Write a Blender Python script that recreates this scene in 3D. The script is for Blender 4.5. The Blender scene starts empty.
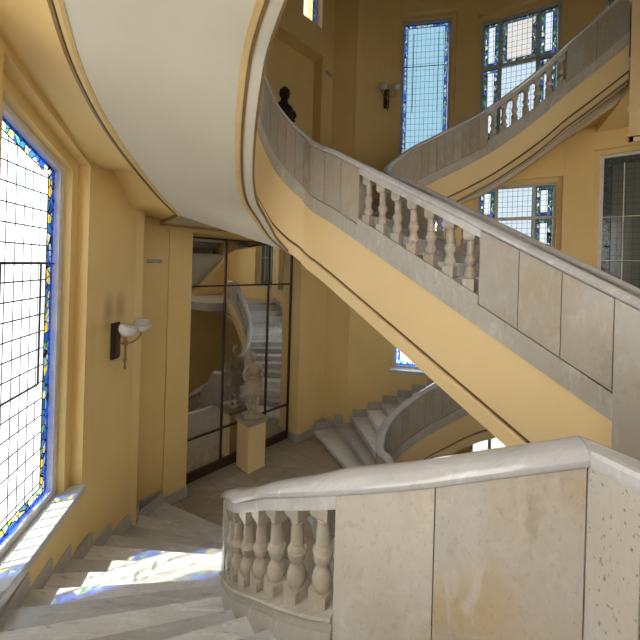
import bpy, bmesh, math, random
from mathutils import Vector, Matrix
random.seed(7)
C = bpy.context.scene.collection
PI = math.pi

# ------------------------------------------------------------------ plan frame
AZ = math.radians(134.19)
ES = Vector((math.sin(AZ), math.cos(AZ)))       # along the axis, away from the mirror
ET = Vector((math.cos(AZ), -math.sin(AZ)))      # across, towards the flight we stand on
OX, OY = -1.494, 7.0
EYE = 3.994
H = 4.95          # storey: landing to landing
RS = 0.165        # riser
FL = 15 * RS      # gallery floor above the lower landing


def W(s, t, z=0.0):
    return Vector((OX + s * ES.x + t * ET.x, OY + s * ES.y + t * ET.y, z))


# ------------------------------------------------------------------ materials
def new_mat(name):
    m = bpy.data.materials.new(name)
    m.use_nodes = True
    nt = m.node_tree
    for n in list(nt.nodes):
        nt.nodes.remove(n)
    out = nt.nodes.new('ShaderNodeOutputMaterial')
    return m, nt, out


def N(nt, typ, **kw):
    n = nt.nodes.new(typ)
    for k, v in kw.items():
        if k in n.inputs.keys():
            n.inputs[k].default_value = v
        else:
            setattr(n, k, v)
    return n


def ramp(nt, stops, fac, interp='LINEAR'):
    r = nt.nodes.new('ShaderNodeValToRGB')
    r.color_ramp.interpolation = interp
    el = r.color_ramp.elements
    while len(el) > 1:
        el.remove(el[-1])
    el[0].position, el[0].color = stops[0][0], (*stops[0][1], 1)
    for p, c in stops[1:]:
        e = el.new(p)
        e.color = (*c, 1)
    nt.links.new(fac, r.inputs['Fac'])
    return r.outputs['Color']


def mix(nt, fac, a, b, mode='MIX'):
    n = nt.nodes.new('ShaderNodeMix')
    n.data_type = 'RGBA'
    n.blend_type = mode
    for sock, v in ((0, fac), (6, a), (7, b)):
        if hasattr(v, 'is_linked'):
            nt.links.new(v, n.inputs[sock])
        elif sock == 0:
            n.inputs[0].default_value = v
        else:
            n.inputs[sock].default_value = (*v, 1)
    return n.outputs[2]


def math_node(nt, op, a, b=None, c=None):
    n = nt.nodes.new('ShaderNodeMath')
    n.operation = op
    for i, v in enumerate((a, b, c)):
        if v is None:
            continue
        if hasattr(v, 'is_linked'):
            nt.links.new(v, n.inputs[i])
        else:
            n.inputs[i].default_value = v
    return n.outputs[0]


def principled(nt, out, col, rough=0.5, metal=0.0, spec=0.5, bump=None, bump_str=0.1, coat=0.0):
    b = nt.nodes.new('ShaderNodeBsdfPrincipled')
    if hasattr(col, 'is_linked'):
        nt.links.new(col, b.inputs['Base Color'])
    else:
        b.inputs['Base Color'].default_value = (*col, 1)
    if hasattr(rough, 'is_linked'):
        nt.links.new(rough, b.inputs['Roughness'])
    else:
        b.inputs['Roughness'].default_value = rough
    b.inputs['Metallic'].default_value = metal
    b.inputs['Specular IOR Level'].default_value = spec
    b.inputs['Coat Weight'].default_value = coat
    if bump is not None:
        bn = nt.nodes.new('ShaderNodeBump')
        bn.inputs['Strength'].default_value = bump_str
        bn.inputs['Distance'].default_value = 0.01
        nt.links.new(bump, bn.inputs['Height'])
        nt.links.new(bn.outputs['Normal'], b.inputs['Normal'])
    nt.links.new(b.outputs[0], out.inputs['Surface'])
    return b


def pos(nt, scale=(1, 1, 1), rot=(0, 0, 0)):
    g = nt.nodes.new('ShaderNodeNewGeometry')
    mp = nt.nodes.new('ShaderNodeMapping')
    mp.inputs['Scale'].default_value = scale
    mp.inputs['Rotation'].default_value = rot
    nt.links.new(g.outputs['Position'], mp.inputs['Vector'])
    return mp.outputs['Vector']


def noise(nt, vec, scale, detail=5, rough=0.55, dist=0.0):
    n = N(nt, 'ShaderNodeTexNoise')
    n.inputs['Scale'].default_value = scale
    n.inputs['Detail'].default_value = detail
    n.inputs['Roughness'].default_value = rough
    n.inputs['Distortion'].default_value = dist
    nt.links.new(vec, n.inputs['Vector'])
    return n.outputs['Fac']


def plaster(name, c1, c2, rough=0.6, scale=1.2):
    m, nt, out = new_mat(name)
    v = pos(nt)
    f = noise(nt, v, scale, 4)
    col = ramp(nt, [(0.35, c1), (0.65, c2)], f)
    principled(nt, out, col, rough, spec=0.35, bump=noise(nt, v, 60, 3), bump_str=0.06)
    return m


M_WALL = plaster('ochre wall paint', (0.70, 0.515, 0.22), (0.74, 0.55, 0.24), 0.42)
M_FASCIA = plaster('pale ochre stringer paint', (0.76, 0.57, 0.285), (0.79, 0.60, 0.31), 0.5)
M_SOFFIT = plaster('off white ceiling paint', (0.54, 0.50, 0.40), (0.58, 0.54, 0.44), 0.7)


def marble(name, base, tint, vein, dark, rough=0.25, vs=2.2, spots=0.0, veinamt=0.6, mscale=(1, 1, 1), rot=(0.3, 0.5, 0.7), vary=0.05):
    m, nt, out = new_mat(name)
    oi = nt.nodes.new('ShaderNodeObjectInfo')
    def shifted(vec, k):
        a = nt.nodes.new('ShaderNodeVectorMath'); a.operation = 'ADD'
        cb = nt.nodes.new('ShaderNodeCombineXYZ')
        nt.links.new(math_node(nt, 'MULTIPLY', oi.outputs['Random'], k), cb.inputs[0])
        nt.links.new(math_node(nt, 'MULTIPLY', oi.outputs['Random'], -k * 0.7), cb.inputs[2])
        nt.links.new(vec, a.inputs[0]); nt.links.new(cb.outputs[0], a.inputs[1])
        return a.outputs[0]
    v = shifted(pos(nt, mscale, rot), 37.0)
    big = noise(nt, v, vs * 0.55, 4, 0.55, 0.4)
    col = ramp(nt, [(0.40, base), (0.66, tint)], big)
    # streaks: stretched noise
    v2 = shifted(pos(nt, (mscale[0] * 1.0, mscale[1] * 5.0, mscale[2] * 1.0), (rot[0] + 0.9, rot[1] + 0.3, rot[2] + 0.5)), 23.0)
    st = noise(nt, v2, vs, 6, 0.62, 1.2)
    mv = ramp(nt, [(0.52, (0, 0, 0)), (0.68, (1, 1, 1))], st)
    fac = math_node(nt, 'MULTIPLY', mv, veinamt)
    col = mix(nt, fac, col, vein)
    st2 = noise(nt, v2, vs * 2.3, 6, 0.6, 0.8)
    mv2 = ramp(nt, [(0.58, (0, 0, 0)), (0.72, (1, 1, 1))], st2)
    col = mix(nt, math_node(nt, 'MULTIPLY', mv2, veinamt * 0.7), col, dark)
    if spots > 0:
        sp = noise(nt, pos(nt, (1, 1, 0.5)), 75, 2, 0.5)
        ms = ramp(nt, [(0.63, (0, 0, 0)), (0.69, (1, 1, 1))], sp)
        col = mix(nt, math_node(nt, 'MULTIPLY', ms, spots), col, (0.16, 0.14, 0.12))
    fine = noise(nt, v, 26, 4)
    col = mix(nt, math_node(nt, 'MULTIPLY', math_node(nt, 'SUBTRACT', fine, 0.35), 0.35), col, dark)
    tone = math_node(nt, 'MULTIPLY_ADD', oi.outputs['Random'], 2 * vary, 1.0 - vary)
    tc_ = nt.nodes.new('ShaderNodeCombineColor')
    for i in range(3):
        nt.links.new(tone, tc_.inputs[i])
    col = mix(nt, 1.0, col, tc_.outputs[0], 'MULTIPLY')
    principled(nt, out, col, rough, spec=0.5, bump=fine, bump_str=0.03)
    return m


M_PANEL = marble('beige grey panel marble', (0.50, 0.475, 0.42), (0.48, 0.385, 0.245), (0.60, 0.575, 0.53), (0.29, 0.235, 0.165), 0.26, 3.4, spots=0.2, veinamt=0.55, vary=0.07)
M_PIER = marble('spotted grey pier marble', (0.44, 0.42, 0.37), (0.47, 0.42, 0.33), (0.54, 0.52, 0.47), (0.34, 0.30, 0.25), 0.35, 3.0, spots=0.85)
M_PIER2 = marble('grey brown pier marble', (0.37, 0.345, 0.29), (0.38, 0.325, 0.235), (0.45, 0.43, 0.38), (0.27, 0.225, 0.17), 0.3, 2.6)
M_RAIL = marble('grey white rail marble', (0.53, 0.525, 0.515), (0.46, 0.455, 0.445), (0.62, 0.62, 0.62), (0.36, 0.35, 0.335), 0.12, 4.0, veinamt=0.8)
M_BASE = marble('grey base course marble', (0.44, 0.415, 0.36), (0.38, 0.345, 0.285), (0.55, 0.53, 0.48), (0.27, 0.235, 0.19), 0.3, 3.4, veinamt=0.8)
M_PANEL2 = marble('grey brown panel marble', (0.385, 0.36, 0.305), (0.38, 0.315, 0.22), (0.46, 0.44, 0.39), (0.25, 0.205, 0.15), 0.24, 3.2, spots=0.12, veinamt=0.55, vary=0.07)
M_BALUSTER = marble('turned baluster marble', (0.43, 0.385, 0.305), (0.38, 0.32, 0.245), (0.52, 0.49, 0.43), (0.27, 0.22, 0.17), 0.16, 6.0)
M_STEP = marble('grey white stair marble', (0.60, 0.60, 0.59), (0.48, 0.475, 0.465), (0.70, 0.70, 0.70), (0.24, 0.235, 0.23), 0.3, 2.4, veinamt=1.0, vary=0.3)
M_SKIRT = marble('grey skirting marble', (0.42, 0.40, 0.365), (0.37, 0.345, 0.31), (0.50, 0.48, 0.45), (0.26, 0.24, 0.21), 0.35, 4.0)
M_SILL = marble('pale blue grey sill marble', (0.56, 0.575, 0.58), (0.50, 0.515, 0.53), (0.64, 0.65, 0.66), (0.38, 0.39, 0.41), 0.2, 3.0)
M_STATUE = marble('weathered statue stone', (0.40, 0.345, 0.25), (0.33, 0.275, 0.19), (0.47, 0.41, 0.31), (0.17, 0.135, 0.09), 0.6, 9.0)


def tile_floor():
    m, nt, out = new_mat('landing marble tiles')
    v = pos(nt, (1, 1, 1), (0, 0, AZ - PI / 2))
    br = N(nt, 'ShaderNodeTexBrick')
    br.offset = 0.0
    br.inputs['Scale'].default_value = 1.0
    br.inputs['Brick Width'].default_value = 0.62
    br.inputs['Row Height'].default_value = 0.62
    br.inputs['Mortar Size'].default_value = 0.006
    br.inputs['Color1'].default_value = (0.27, 0.225, 0.17, 1)
    br.inputs['Color2'].default_value = (0.33, 0.285, 0.22, 1)
    br.inputs['Mortar'].default_value = (0.20, 0.16, 0.12, 1)
    nt.links.new(v, br.inputs['Vector'])
    st = noise(nt, pos(nt, (1, 4, 1), (0, 0, 0.4)), 2.4, 6, 0.6, 1.0)
    col = mix(nt, ramp(nt, [(0.5, (0, 0, 0)), (0.75, (0.5, 0.5, 0.5))], st), br.outputs['Color'], (0.52, 0.48, 0.42))
    principled(nt, out, col, 0.28, spec=0.5)
    return m


M_TILE = tile_floor()


def simple(name, c, rough=0.5, metal=0.0, spec=0.5, scale=12, var=0.12):
    m, nt, out = new_mat(name)
    f = noise(nt, pos(nt), scale, 4)
    c2 = tuple(x * (1 - var) for x in c)
    col = ramp(nt, [(0.35, c2), (0.65, c)], f)
    principled(nt, out, col, rough, metal, spec)
    return m


M_GILT = simple('dull brown gilt moulding', (0.20, 0.125, 0.05), 0.45)
M_GROOVE = simple('brown groove paint', (0.15, 0.085, 0.03), 0.5)
M_GILTLIGHT = simple('pale gilt moulding', (0.62, 0.45, 0.20), 0.42)
M_JOINT = simple('dark joint filler', (0.10, 0.085, 0.07), 0.8)
M_FRAME = simple('grey window frame paint', (0.50, 0.47, 0.42), 0.45)
M_FRAMEW = simple('pale grey window frame paint', (0.66, 0.66, 0.66), 0.4)
M_LEAD = simple('dark lead came', (0.035, 0.035, 0.04), 0.5, 0.4)
M_BARW = simple('white painted glazing bar', (0.72, 0.72, 0.68), 0.45)
M_DARKWOOD = simple('dark brown wood', (0.045, 0.024, 0.014), 0.4)
M_BRASS = simple('aged brass', (0.36, 0.25, 0.11), 0.35, 0.9)
M_BRONZE = simple('dark bronze', (0.035, 0.022, 0.014), 0.38, 0.6)
M_BLACK = simple('black plastic', (0.02, 0.02, 0.02), 0.5)
M_GREYP = simple('grey plastic', (0.42, 0.41, 0.38), 0.35)


def mirror_mat():
    m, nt, out = new_mat('aged mirror glass')
    f = noise(nt, pos(nt), 3.0, 4)
    col = ramp(nt, [(0.3, (0.74, 0.73, 0.70)), (0.7, (0.80, 0.79, 0.76))], f)
    principled(nt, out, col, 0.015, 1.0)
    return m


M_MIRROR = mirror_mat()


def shade_glass():
    m, nt, out = new_mat('frosted lamp glass')
    b = principled(nt, out, (0.85, 0.84, 0.82), 0.12)
    b.inputs['Transmission Weight'].default_value = 0.55
    b.inputs['IOR'].default_value = 1.45
    return m


M_SHADE = shade_glass()


def stained(name, clear, bcols, bw, gx, gy, trans=1.0, diffuse=(0.35, 0.37, 0.34), opaque=0.0, seed=0.0, top=True, lw=0.0035):
    """Leaded glass: uv 'pane' holds metres from the left/bottom edge, uv 'size' holds the pane's size."""
    m, nt, out = new_mat(name)
    uv = nt.nodes.new('ShaderNodeUVMap'); uv.uv_map = 'pane'
    sx = nt.nodes.new('ShaderNodeSeparateXYZ'); nt.links.new(uv.outputs[0], sx.inputs[0])
    us = nt.nodes.new('ShaderNodeUVMap'); us.uv_map = 'size'
    ss = nt.nodes.new('ShaderNodeSeparateXYZ'); nt.links.new(us.outputs[0], ss.inputs[0])
    x, y = sx.outputs[0], sx.outputs[1]
    w, h = ss.outputs[0], ss.outputs[1]
    ex = math_node(nt, 'MINIMUM', x, math_node(nt, 'SUBTRACT', w, x))
    eyt = math_node(nt, 'SUBTRACT', h, y)
    ey = math_node(nt, 'MINIMUM', y, eyt) if top else ex
    e = math_node(nt, 'MINIMUM', ex, ey)                     # distance to the nearest edge
    border = math_node(nt, 'LESS_THAN', e, bw)

    def lines(c, g, off, wd):
        d = math_node(nt, 'PINGPONG', math_node(nt, 'ADD', c, off), g / 2)
        return math_node(nt, 'LESS_THAN', d, wd)
    lead = math_node(nt, 'MAXIMUM', lines(x, gx, 0.0, lw), lines(y, gy, 0.0, lw))
    # border: small coloured quarries
    vor = N(nt, 'ShaderNodeTexVoronoi'); vor.inputs['Scale'].default_value = 15.0
    vec = nt.nodes.new('ShaderNodeCombineXYZ')
    nt.links.new(x, vec.inputs[0]); nt.links.new(math_node(nt, 'MULTIPLY', y, 0.8), vec.inputs[1])
    vec.inputs[2].default_value = seed
    nt.links.new(vec.outputs[0], vor.inputs['Vector'])
    sep = nt.nodes.new('ShaderNodeSeparateColor'); nt.links.new(vor.outputs['Color'], sep.inputs[0])
    bc = ramp(nt, [(i / len(bcols), c) for i, c in enumerate(bcols)], sep.outputs[0], 'CONSTANT')
    # an outer blue fillet along the edge
    fil = math_node(nt, 'LESS_THAN', e, bw * 0.36)
    bc = mix(nt, fil, bc, bcols[0])
    vd = N(nt, 'ShaderNodeTexVoronoi'); vd.feature = 'DISTANCE_TO_EDGE'; vd.inputs['Scale'].default_value = 15.0
    nt.links.new(vec.outputs[0], vd.inputs['Vector'])
    blead = math_node(nt, 'LESS_THAN', vd.outputs['Distance'], 0.055)
    edge_l = math_node(nt, 'LESS_THAN', math_node(nt, 'ABSOLUTE', math_node(nt, 'SUBTRACT', e, bw)), 0.007)
    blead = math_node(nt, 'MULTIPLY', blead, border)
    inlead = math_node(nt, 'MULTIPLY', lead, math_node(nt, 'SUBTRACT', 1.0, border))
    L = math_node(nt, 'MAXIMUM', math_node(nt, 'MAXIMUM', blead, inlead), edge_l)
    tone = noise(nt, vec.outputs[0], 5.0, 2)
    clr = mix(nt, tone, clear, tuple(min(1, c * 1.12) for c in clear))
    col = mix(nt, border, clr, bc)
    if trans != 1.0:
        col = mix(nt, 1.0, col, (trans, trans, trans), 'MULTIPLY')
    tr = nt.nodes.new('ShaderNodeBsdfTransparent'); nt.links.new(col, tr.inputs[0])
    sh = tr.outputs[0]
    if opaque > 0:
        df = N(nt, 'ShaderNodeBsdfDiffuse'); df.inputs[0].default_value = (*diffuse, 1)
        mxo = nt.nodes.new('ShaderNodeMixShader'); mxo.inputs[0].default_value = opaque
        nt.links.new(sh, mxo.inputs[1]); nt.links.new(df.outputs[0], mxo.inputs[2]); sh = mxo.outputs[0]
    gl = N(nt, 'ShaderNodeBsdfGlossy'); gl.inputs['Roughness'].default_value = 0.12
    lw = N(nt, 'ShaderNodeLayerWeight'); lw.inputs['Blend'].default_value = 0.5
    fr = math_node(nt, 'MULTIPLY_ADD', math_node(nt, 'POWER', lw.outputs['Facing'], 5.0), 0.5, 0.03)
    mx = nt.nodes.new('ShaderNodeMixShader')
    nt.links.new(fr, mx.inputs[0]); nt.links.new(sh, mx.inputs[1]); nt.links.new(gl.outputs[0], mx.inputs[2])
    ld = N(nt, 'ShaderNodeBsdfDiffuse'); ld.inputs[0].default_value = (0.04, 0.042, 0.05, 1)
    m2 = nt.nodes.new('ShaderNodeMixShader')
    nt.links.new(L, m2.inputs[0]); nt.links.new(mx.outputs[0], m2.inputs[1]); nt.links.new(ld.outputs[0], m2.inputs[2])
    nt.links.new(m2.outputs[0], out.inputs['Surface'])
    return m


BLUE, YEL, GRN, WHT = (0.02, 0.07, 0.42), (0.62, 0.48, 0.08), (0.10, 0.34, 0.22), (0.70, 0.74, 0.74)
LBL = (0.20, 0.42, 0.66)
G_LEFT = stained('stained glass clear with blue and yellow border', (0.40, 0.41, 0.40), [(0.01, 0.045, 0.26), (0.32, 0.28, 0.07), (0.02, 0.08, 0.30), (0.30, 0.34, 0.34), (0.05, 0.20, 0.12), (0.02, 0.10, 0.28), (0.30, 0.28, 0.10), (0.12, 0.22, 0.30)], 0.11, 0.115, 0.17, lw=0.0065)
G_CLEAR = stained('bright clear leaded glass with blue border', (0.85, 0.86, 0.84), [(0.02, 0.09, 0.5), (0.6, 0.5, 0.1), (0.5, 0.6, 0.6), (0.1, 0.3, 0.6)], 0.11, 0.115, 0.17, lw=0.006)
G_BLUE = stained('pale blue leaded glass with blue border', (0.062, 0.098, 0.115), [(0.008, 0.022, 0.085), (0.02, 0.05, 0.11), (0.085, 0.10, 0.105), (0.01, 0.03, 0.10), (0.065, 0.075, 0.05), (0.06, 0.09, 0.10)], 0.085, 0.105, 0.15)
G_PINK = stained('pale leaded glass with dark leafy border', (0.135, 0.122, 0.108), [(0.015, 0.018, 0.02), (0.03, 0.045, 0.05), (0.10, 0.098, 0.085), (0.012, 0.03, 0.028), (0.014, 0.02, 0.03)], 0.09, 0.10, 0.12)
G_COOL = stained('cool clear leaded glass', (0.105, 0.122, 0.130), [(0.01, 0.02, 0.05), (0.03, 0.06, 0.06), (0.09, 0.10, 0.105), (0.01, 0.02, 0.08)], 0.0005, 0.10, 0.12)
G_SIDE = stained('narrow leaded light with blue green border', (0.135, 0.142, 0.145), [(0.008, 0.018, 0.018), (0.02, 0.05, 0.035), (0.014, 0.022, 0.10), (0.11, 0.12, 0.12), (0.008, 0.012, 0.012)], 0.085, 0.10, 0.12)
G_DARK = stained('dim grey green leaded glass', (0.085, 0.10, 0.088), [(0.01, 0.012, 0.011), (0.02, 0.024, 0.02), (0.012, 0.014, 0.012)], 0.13, 0.115, 0.115, opaque=0.5, diffuse=(0.17, 0.20, 0.175))
G_HIGH = stained('bright leaded glass with blue border', (0.30, 0.32, 0.34), [(0.02, 0.06, 0.24), (0.10, 0.20, 0.30), (0.02, 0.09, 0.26)], 0.09, 0.18, 0.22)


def frosted(a=0.74):
    m, nt, out = new_mat('frosted fill glass')
    f = noise(nt, pos(nt), 3.0, 3)
    col = ramp(nt, [(0.3, (a, a, a)), (0.7, (a * 1.08, a * 1.08, a * 1.08))], f)
    t = nt.nodes.new('ShaderNodeBsdfTranslucent'); nt.links.new(col, t.inputs[0])
    g = N(nt, 'ShaderNodeBsdfGlossy'); g.inputs['Roughness'].default_value = 0.3
    mx = nt.nodes.new('ShaderNodeMixShader'); mx.inputs[0].default_value = 0.05
    nt.links.new(t.outputs[0], mx.inputs[1]); nt.links.new(g.outputs[0], mx.inputs[2])
    nt.links.new(mx.outputs[0], out.inputs['Surface'])
    return m


G_FROST = frosted(0.36)  # diffusing glass chosen for its fill light, on windows largely out of view
G_FROSTW = frosted(0.84)  # stronger fill glass for the unseen left window, brightens the near balustrade


# ------------------------------------------------------------------ mesh helpers
def link(name, me, mat, parent=None, smooth=False):
    o = bpy.data.objects.new(name, me)
    if mat is not None:
        me.materials.append(mat)
    C.objects.link(o)
    if parent is not None:
        me.transform(Matrix.Translation(-parent_world(parent)))
        o.parent = parent
    if smooth:
        for p in me.polygons:
            p.use_smooth = True
    return o


def parent_world(p):
    v = p.location.copy()
    while p.parent is not None:
        p = p.parent
        v += p.location
    return v


def obj(name, bm, mat, parent=None, smooth=False, bevel=0.0, auto=None):
    if bevel > 0:
        bmesh.ops.remove_doubles(bm, verts=bm.verts, dist=1e-5)
        ed = [e for e in bm.edges if len(e.link_faces) == 2 and e.calc_face_angle(0) > 0.5]
        bmesh.ops.bevel(bm, geom=ed, offset=bevel, segments=2, affect='EDGES', profile=0.6)
    bmesh.ops.recalc_face_normals(bm, faces=bm.faces)
    me = bpy.data.meshes.new(name)
    bm.to_mesh(me)
    bm.free()
    if auto is not None:
        for p in me.polygons:
            p.use_smooth = True
        try:
            me.set_sharp_from_angle(angle=auto)
        except Exception:
            pass
    return link(name, me, mat, parent, smooth)


def tag(o, label=None, cat=None, group=None, kind=None):
    if label: o['label'] = label
    if cat: o['category'] = cat
    if group: o['group'] = group
    if kind: o['kind'] = kind
    return o


def empty(name, loc, label=None, cat=None, group=None, kind=None):
    o = bpy.data.objects.new(name, None)
    o.empty_display_size = 0.1
    o.location = loc
    C.objects.link(o)
    return tag(o, label, cat, group, kind)


def prism(bm, pts, z0, z1):
    """Vertical prism over plan polygon pts (world xy). z0/z1: number or list per point."""
    n = len(pts)
    a = z0 if isinstance(z0, (list, tuple)) else [z0] * n
    b = z1 if isinstance(z1, (list, tuple)) else [z1] * n
    lo = [bm.verts.new((p[0], p[1], a[i])) for i, p in enumerate(pts)]
    hi = [bm.verts.new((p[0], p[1], b[i])) for i, p in enumerate(pts)]
    bm.faces.new(lo[::-1]); bm.faces.new(hi)
    for i in range(n):
        j = (i + 1) % n
        bm.faces.new((lo[i], lo[j], hi[j], hi[i]))


def tri_prism(bm, pts, z0, z1):
    """Prism over a concave outline: caps are tessellated."""
    from mathutils.geometry import tessellate_polygon
    n = len(pts)
    lo = [bm.verts.new((p[0], p[1], z0)) for p in pts]
    hi = [bm.verts.new((p[0], p[1], z1)) for p in pts]
    for a, b, c in tessellate_polygon([[Vector((p[0], p[1], 0)) for p in pts]]):
        try:
            bm.faces.new((lo[a], lo[b], lo[c])); bm.faces.new((hi[a], hi[b], hi[c]))
        except ValueError:
            pass
    for i in range(n):
        j = (i + 1) % n
        bm.faces.new((lo[i], lo[j], hi[j], hi[i]))


def boxm(bm, mtx, sx, sy, sz, c=(0, 0, 0)):
    r = bmesh.ops.create_cube(bm, size=1.0)
    M = mtx @ Matrix.Translation(c) @ Matrix.Diagonal((sx, sy, sz, 1))
    bmesh.ops.transform(bm, matrix=M, verts=r['verts'])


def tube(bm, pts, rad, seg=8):
    """Round bar along world points; rad number or list."""
    pts = [Vector(p) for p in pts]
    rr = rad if isinstance(rad, (list, tuple)) else [rad] * len(pts)
    rings = []
    up = Vector((0, 0, 1))
    for i, p in enumerate(pts):
        d = (pts[min(i + 1, len(pts) - 1)] - pts[max(i - 1, 0)]).normalized()
        a = d.cross(up)
        if a.length < 1e-3:
            a = d.cross(Vector((1, 0, 0)))
        a.normalize(); b = a.cross(d).normalized()
        rings.append([bm.verts.new(p + (a * math.cos(k * 2 * PI / seg) + b * math.sin(k * 2 * PI / seg)) * rr[i]) for k in range(seg)])
    for i in range(len(rings) - 1):
        for k in range(seg):
            bm.faces.new((rings[i][k], rings[i][(k + 1) % seg], rings[i + 1][(k + 1) % seg], rings[i + 1][k]))
    bm.faces.new(rings[0][::-1]); bm.faces.new(rings[-1])


def lathe(bm, prof, mtx=Matrix.Identity(4), seg=20):
    rings = []
    for r, z in prof:
        rings.append([bm.verts.new(mtx @ Vector((r * math.cos(k * 2 * PI / seg), r * math.sin(k * 2 * PI / seg), z))) for k in range(seg)])
    for i in range(len(rings) - 1):
        for k in range(seg):
            bm.faces.new((rings[i][k], rings[i][(k + 1) % seg], rings[i + 1][(k + 1) % seg], rings[i + 1][k]))
    bm.faces.new(rings[0][::-1]); bm.faces.new(rings[-1])


def ellips(bm, c, rx, ry, rz, mtx=Matrix.Identity(4), seg=16, rings=10):
    r = bmesh.ops.create_uvsphere(bm, u_segments=seg, v_segments=rings, radius=1.0)
    bmesh.ops.transform(bm, matrix=mtx @ Matrix.Translation(c) @ Matrix.Diagonal((rx, ry, rz, 1)), verts=r['verts'])


# ------------------------------------------------------------------ paths
def catmull(P, step=0.04):
    out = []
    n = len(P)
    for i in range(n - 1):
        p0, p1, p2, p3 = P[max(i - 1, 0)], P[i], P[i + 1], P[min(i + 2, n - 1)]
        m = max(1, int((Vector(p2[:2]) - Vector(p1[:2])).length / step))
        t0 = 0.0
        d01 = max((Vector(p1[:2]) - Vector(p0[:2])).length, 1e-4) ** 0.5
        d12 = max((Vector(p2[:2]) - Vector(p1[:2])).length, 1e-4) ** 0.5
        d23 = max((Vector(p3[:2]) - Vector(p2[:2])).length, 1e-4) ** 0.5
        for k in range(m):
            u = k / m
            r = []
            for c in range(len(p1)):
                if i == 0: ma = (p2[c] - p1[c])
                else: ma = d12 * ((p1[c] - p0[c]) / d01 - (p2[c] - p0[c]) / (d01 + d12) + (p2[c] - p1[c]) / d12)
                if i == n - 2: mb = (p2[c] - p1[c])
                else: mb = d12 * ((p2[c] - p1[c]) / d12 - (p3[c] - p1[c]) / (d12 + d23) + (p3[c] - p2[c]) / d23)
                h1 = 2 * u ** 3 - 3 * u ** 2 + 1; h2 = u ** 3 - 2 * u ** 2 + u; h3 = -2 * u ** 3 + 3 * u ** 2; h4 = u ** 3 - u ** 2
                r.append(h1 * p1[c] + h2 * ma + h3 * p2[c] + h4 * mb)
            out.append(tuple(r))
    out.append(tuple(P[-1]))
    return out


class Path:
    """Stair-face line of a balustrade: (s, t, pitch-line z, fascia depth); n > 0 points into the void."""
    def __init__(self, P, side):
        self.p = []
        raw = catmull(P)
        self.u = [0.0]
        for i, q in enumerate(raw):
            a = Vector(raw[max(i - 1, 0)][:2]); b = Vector(raw[min(i + 1, len(raw) - 1)][:2])
            tg = (b - a).normalized()
            nn = Vector((tg.y, -tg.x))      # see void side below
            self.p.append((Vector(q[:2]), tg, nn, q[2], q[3]))
            if i:
                self.u.append(self.u[-1] + (Vector(q[:2]) - Vector(raw[i - 1][:2])).length)
        self.side = side
        self.len = self.u[-1]

    def at(self, u, n=0.0, dz=0.0, depth=False):
        u = min(max(u, 0.0), self.len)
        import bisect
        i = min(max(bisect.bisect_right(self.u, u) - 1, 0), len(self.u) - 2)
        f = (u - self.u[i]) / max(self.u[i + 1] - self.u[i], 1e-6)
        a, b = self.p[i], self.p[i + 1]
        q = a[0].lerp(b[0], f); nn = a[2].lerp(b[2], f).normalized()
        z = a[3] + (b[3] - a[3]) * f
        dp = a[4] + (b[4] - a[4]) * f
        q = q + nn * n
        v = W(q.x, q.y * self.side, z + dz)
        return (v, dp) if depth else v

    def slope(self, u):
        a, b = self.at(u - 0.05), self.at(u + 0.05)
        return (b.z - a.z) / max((b.xy - a.xy).length, 1e-5)

    def tangent(self, u):
        d = (self.at(u + 0.03) - self.at(u - 0.03)).xy
        return Vector((d.x, d.y, 0)).normalized()

    def find(self, s, t):
        best = min(range(len(self.p)), key=lambda i: (self.p[i][0] - Vector((s, t))).length)
        return self.u[best]

    def sweep(self, bm, u0, u1, prof, step=0.05):
        """prof: list of (n, dz) or (n, ('d', k)) where z = -depth + k."""
        m = max(1, int((u1 - u0) / step))
        rings = []
        for k in range(m + 1):
            u = u0 + (u1 - u0) * k / m
            r = []
            for n, dz in prof:
                if isinstance(dz, tuple):
                    v, dp = self.at(u, n, 0, True)
                    v.z += -dp + dz[1]
                else:
                    v = self.at(u, n, dz)
                r.append(bm.verts.new(v))
            rings.append(r)
        c = len(prof)
        for k in range(m):
            for i in range(c):
                j = (i + 1) % c
                bm.faces.new((rings[k][i], rings[k][j], rings[k + 1][j], rings[k + 1][i]))
        bm.faces.new(rings[0][::-1]); bm.faces.new(rings[-1])


TH = 0.125        # balustrade thickness
# plan of the stair-face line, left-hand side (t > 0): central flight, loop at the landing, side flight
LOOP = [  # s, t, risers up from the landing
    (2.95, 0.85, 0), (2.72, 0.90, 0.15), (2.56, 1.10, 0.75), (2.50, 1.38, 1.8), (2.57, 1.65, 2.9), (2.70, 1.87, 3.9),
    (2.87, 2.07, 4.9), (3.08, 2.25, 6.0), (3.30, 2.41, 7.0), (3.54, 2.54, 8.15), (3.77, 2.645, 9.1), (3.985, 2.71, 9.85)]
END_L = [(4.62, 2.80, 12.28), (4.88, 2.775, 13.07), (5.20, 2.61, 13.72), (5.50, 2.455, 14.45), (5.81, 2.29, 15.2)]
MID_L = [(4.175, 2.745, 10.6), (4.39, 2.785, 11.5)]
MID_R = [(4.26, 2.80, 11.0)]
END_R = [(4.50, 2.87, 12.0), (4.90, 2.95, 13.6), (5.30, 3.00, 15.0), (5.72, 3.02, 15.0)]
UP_L = [(2.95, .85, 4.745, .875), (2.66, .87, 4.93, .915), (2.46, 1.06, 5.11, .95), (2.38, 1.34, 5.33, .98), (2.44, 1.62, 5.58, 1.01), (2.58, 1.86, 5.80, 1.10), (2.80, 2.07, 5.96, 1.11),
        (3.05, 2.25, 6.05, 1.05), (3.30, 2.41, 6.13, .95), (3.54, 2.54, 6.21, .84), (3.77, 2.645, 6.27, .70), (4.006, 2.735, 6.42, .76), (4.26, 2.795, 6.58, .78), (4.5, 2.85, 6.75, .74),
        (4.72, 2.87, 6.90, .72), (5.2, 2.90, 7.15, .72), (5.8, 2.95, 7.30, .72)]
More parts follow.
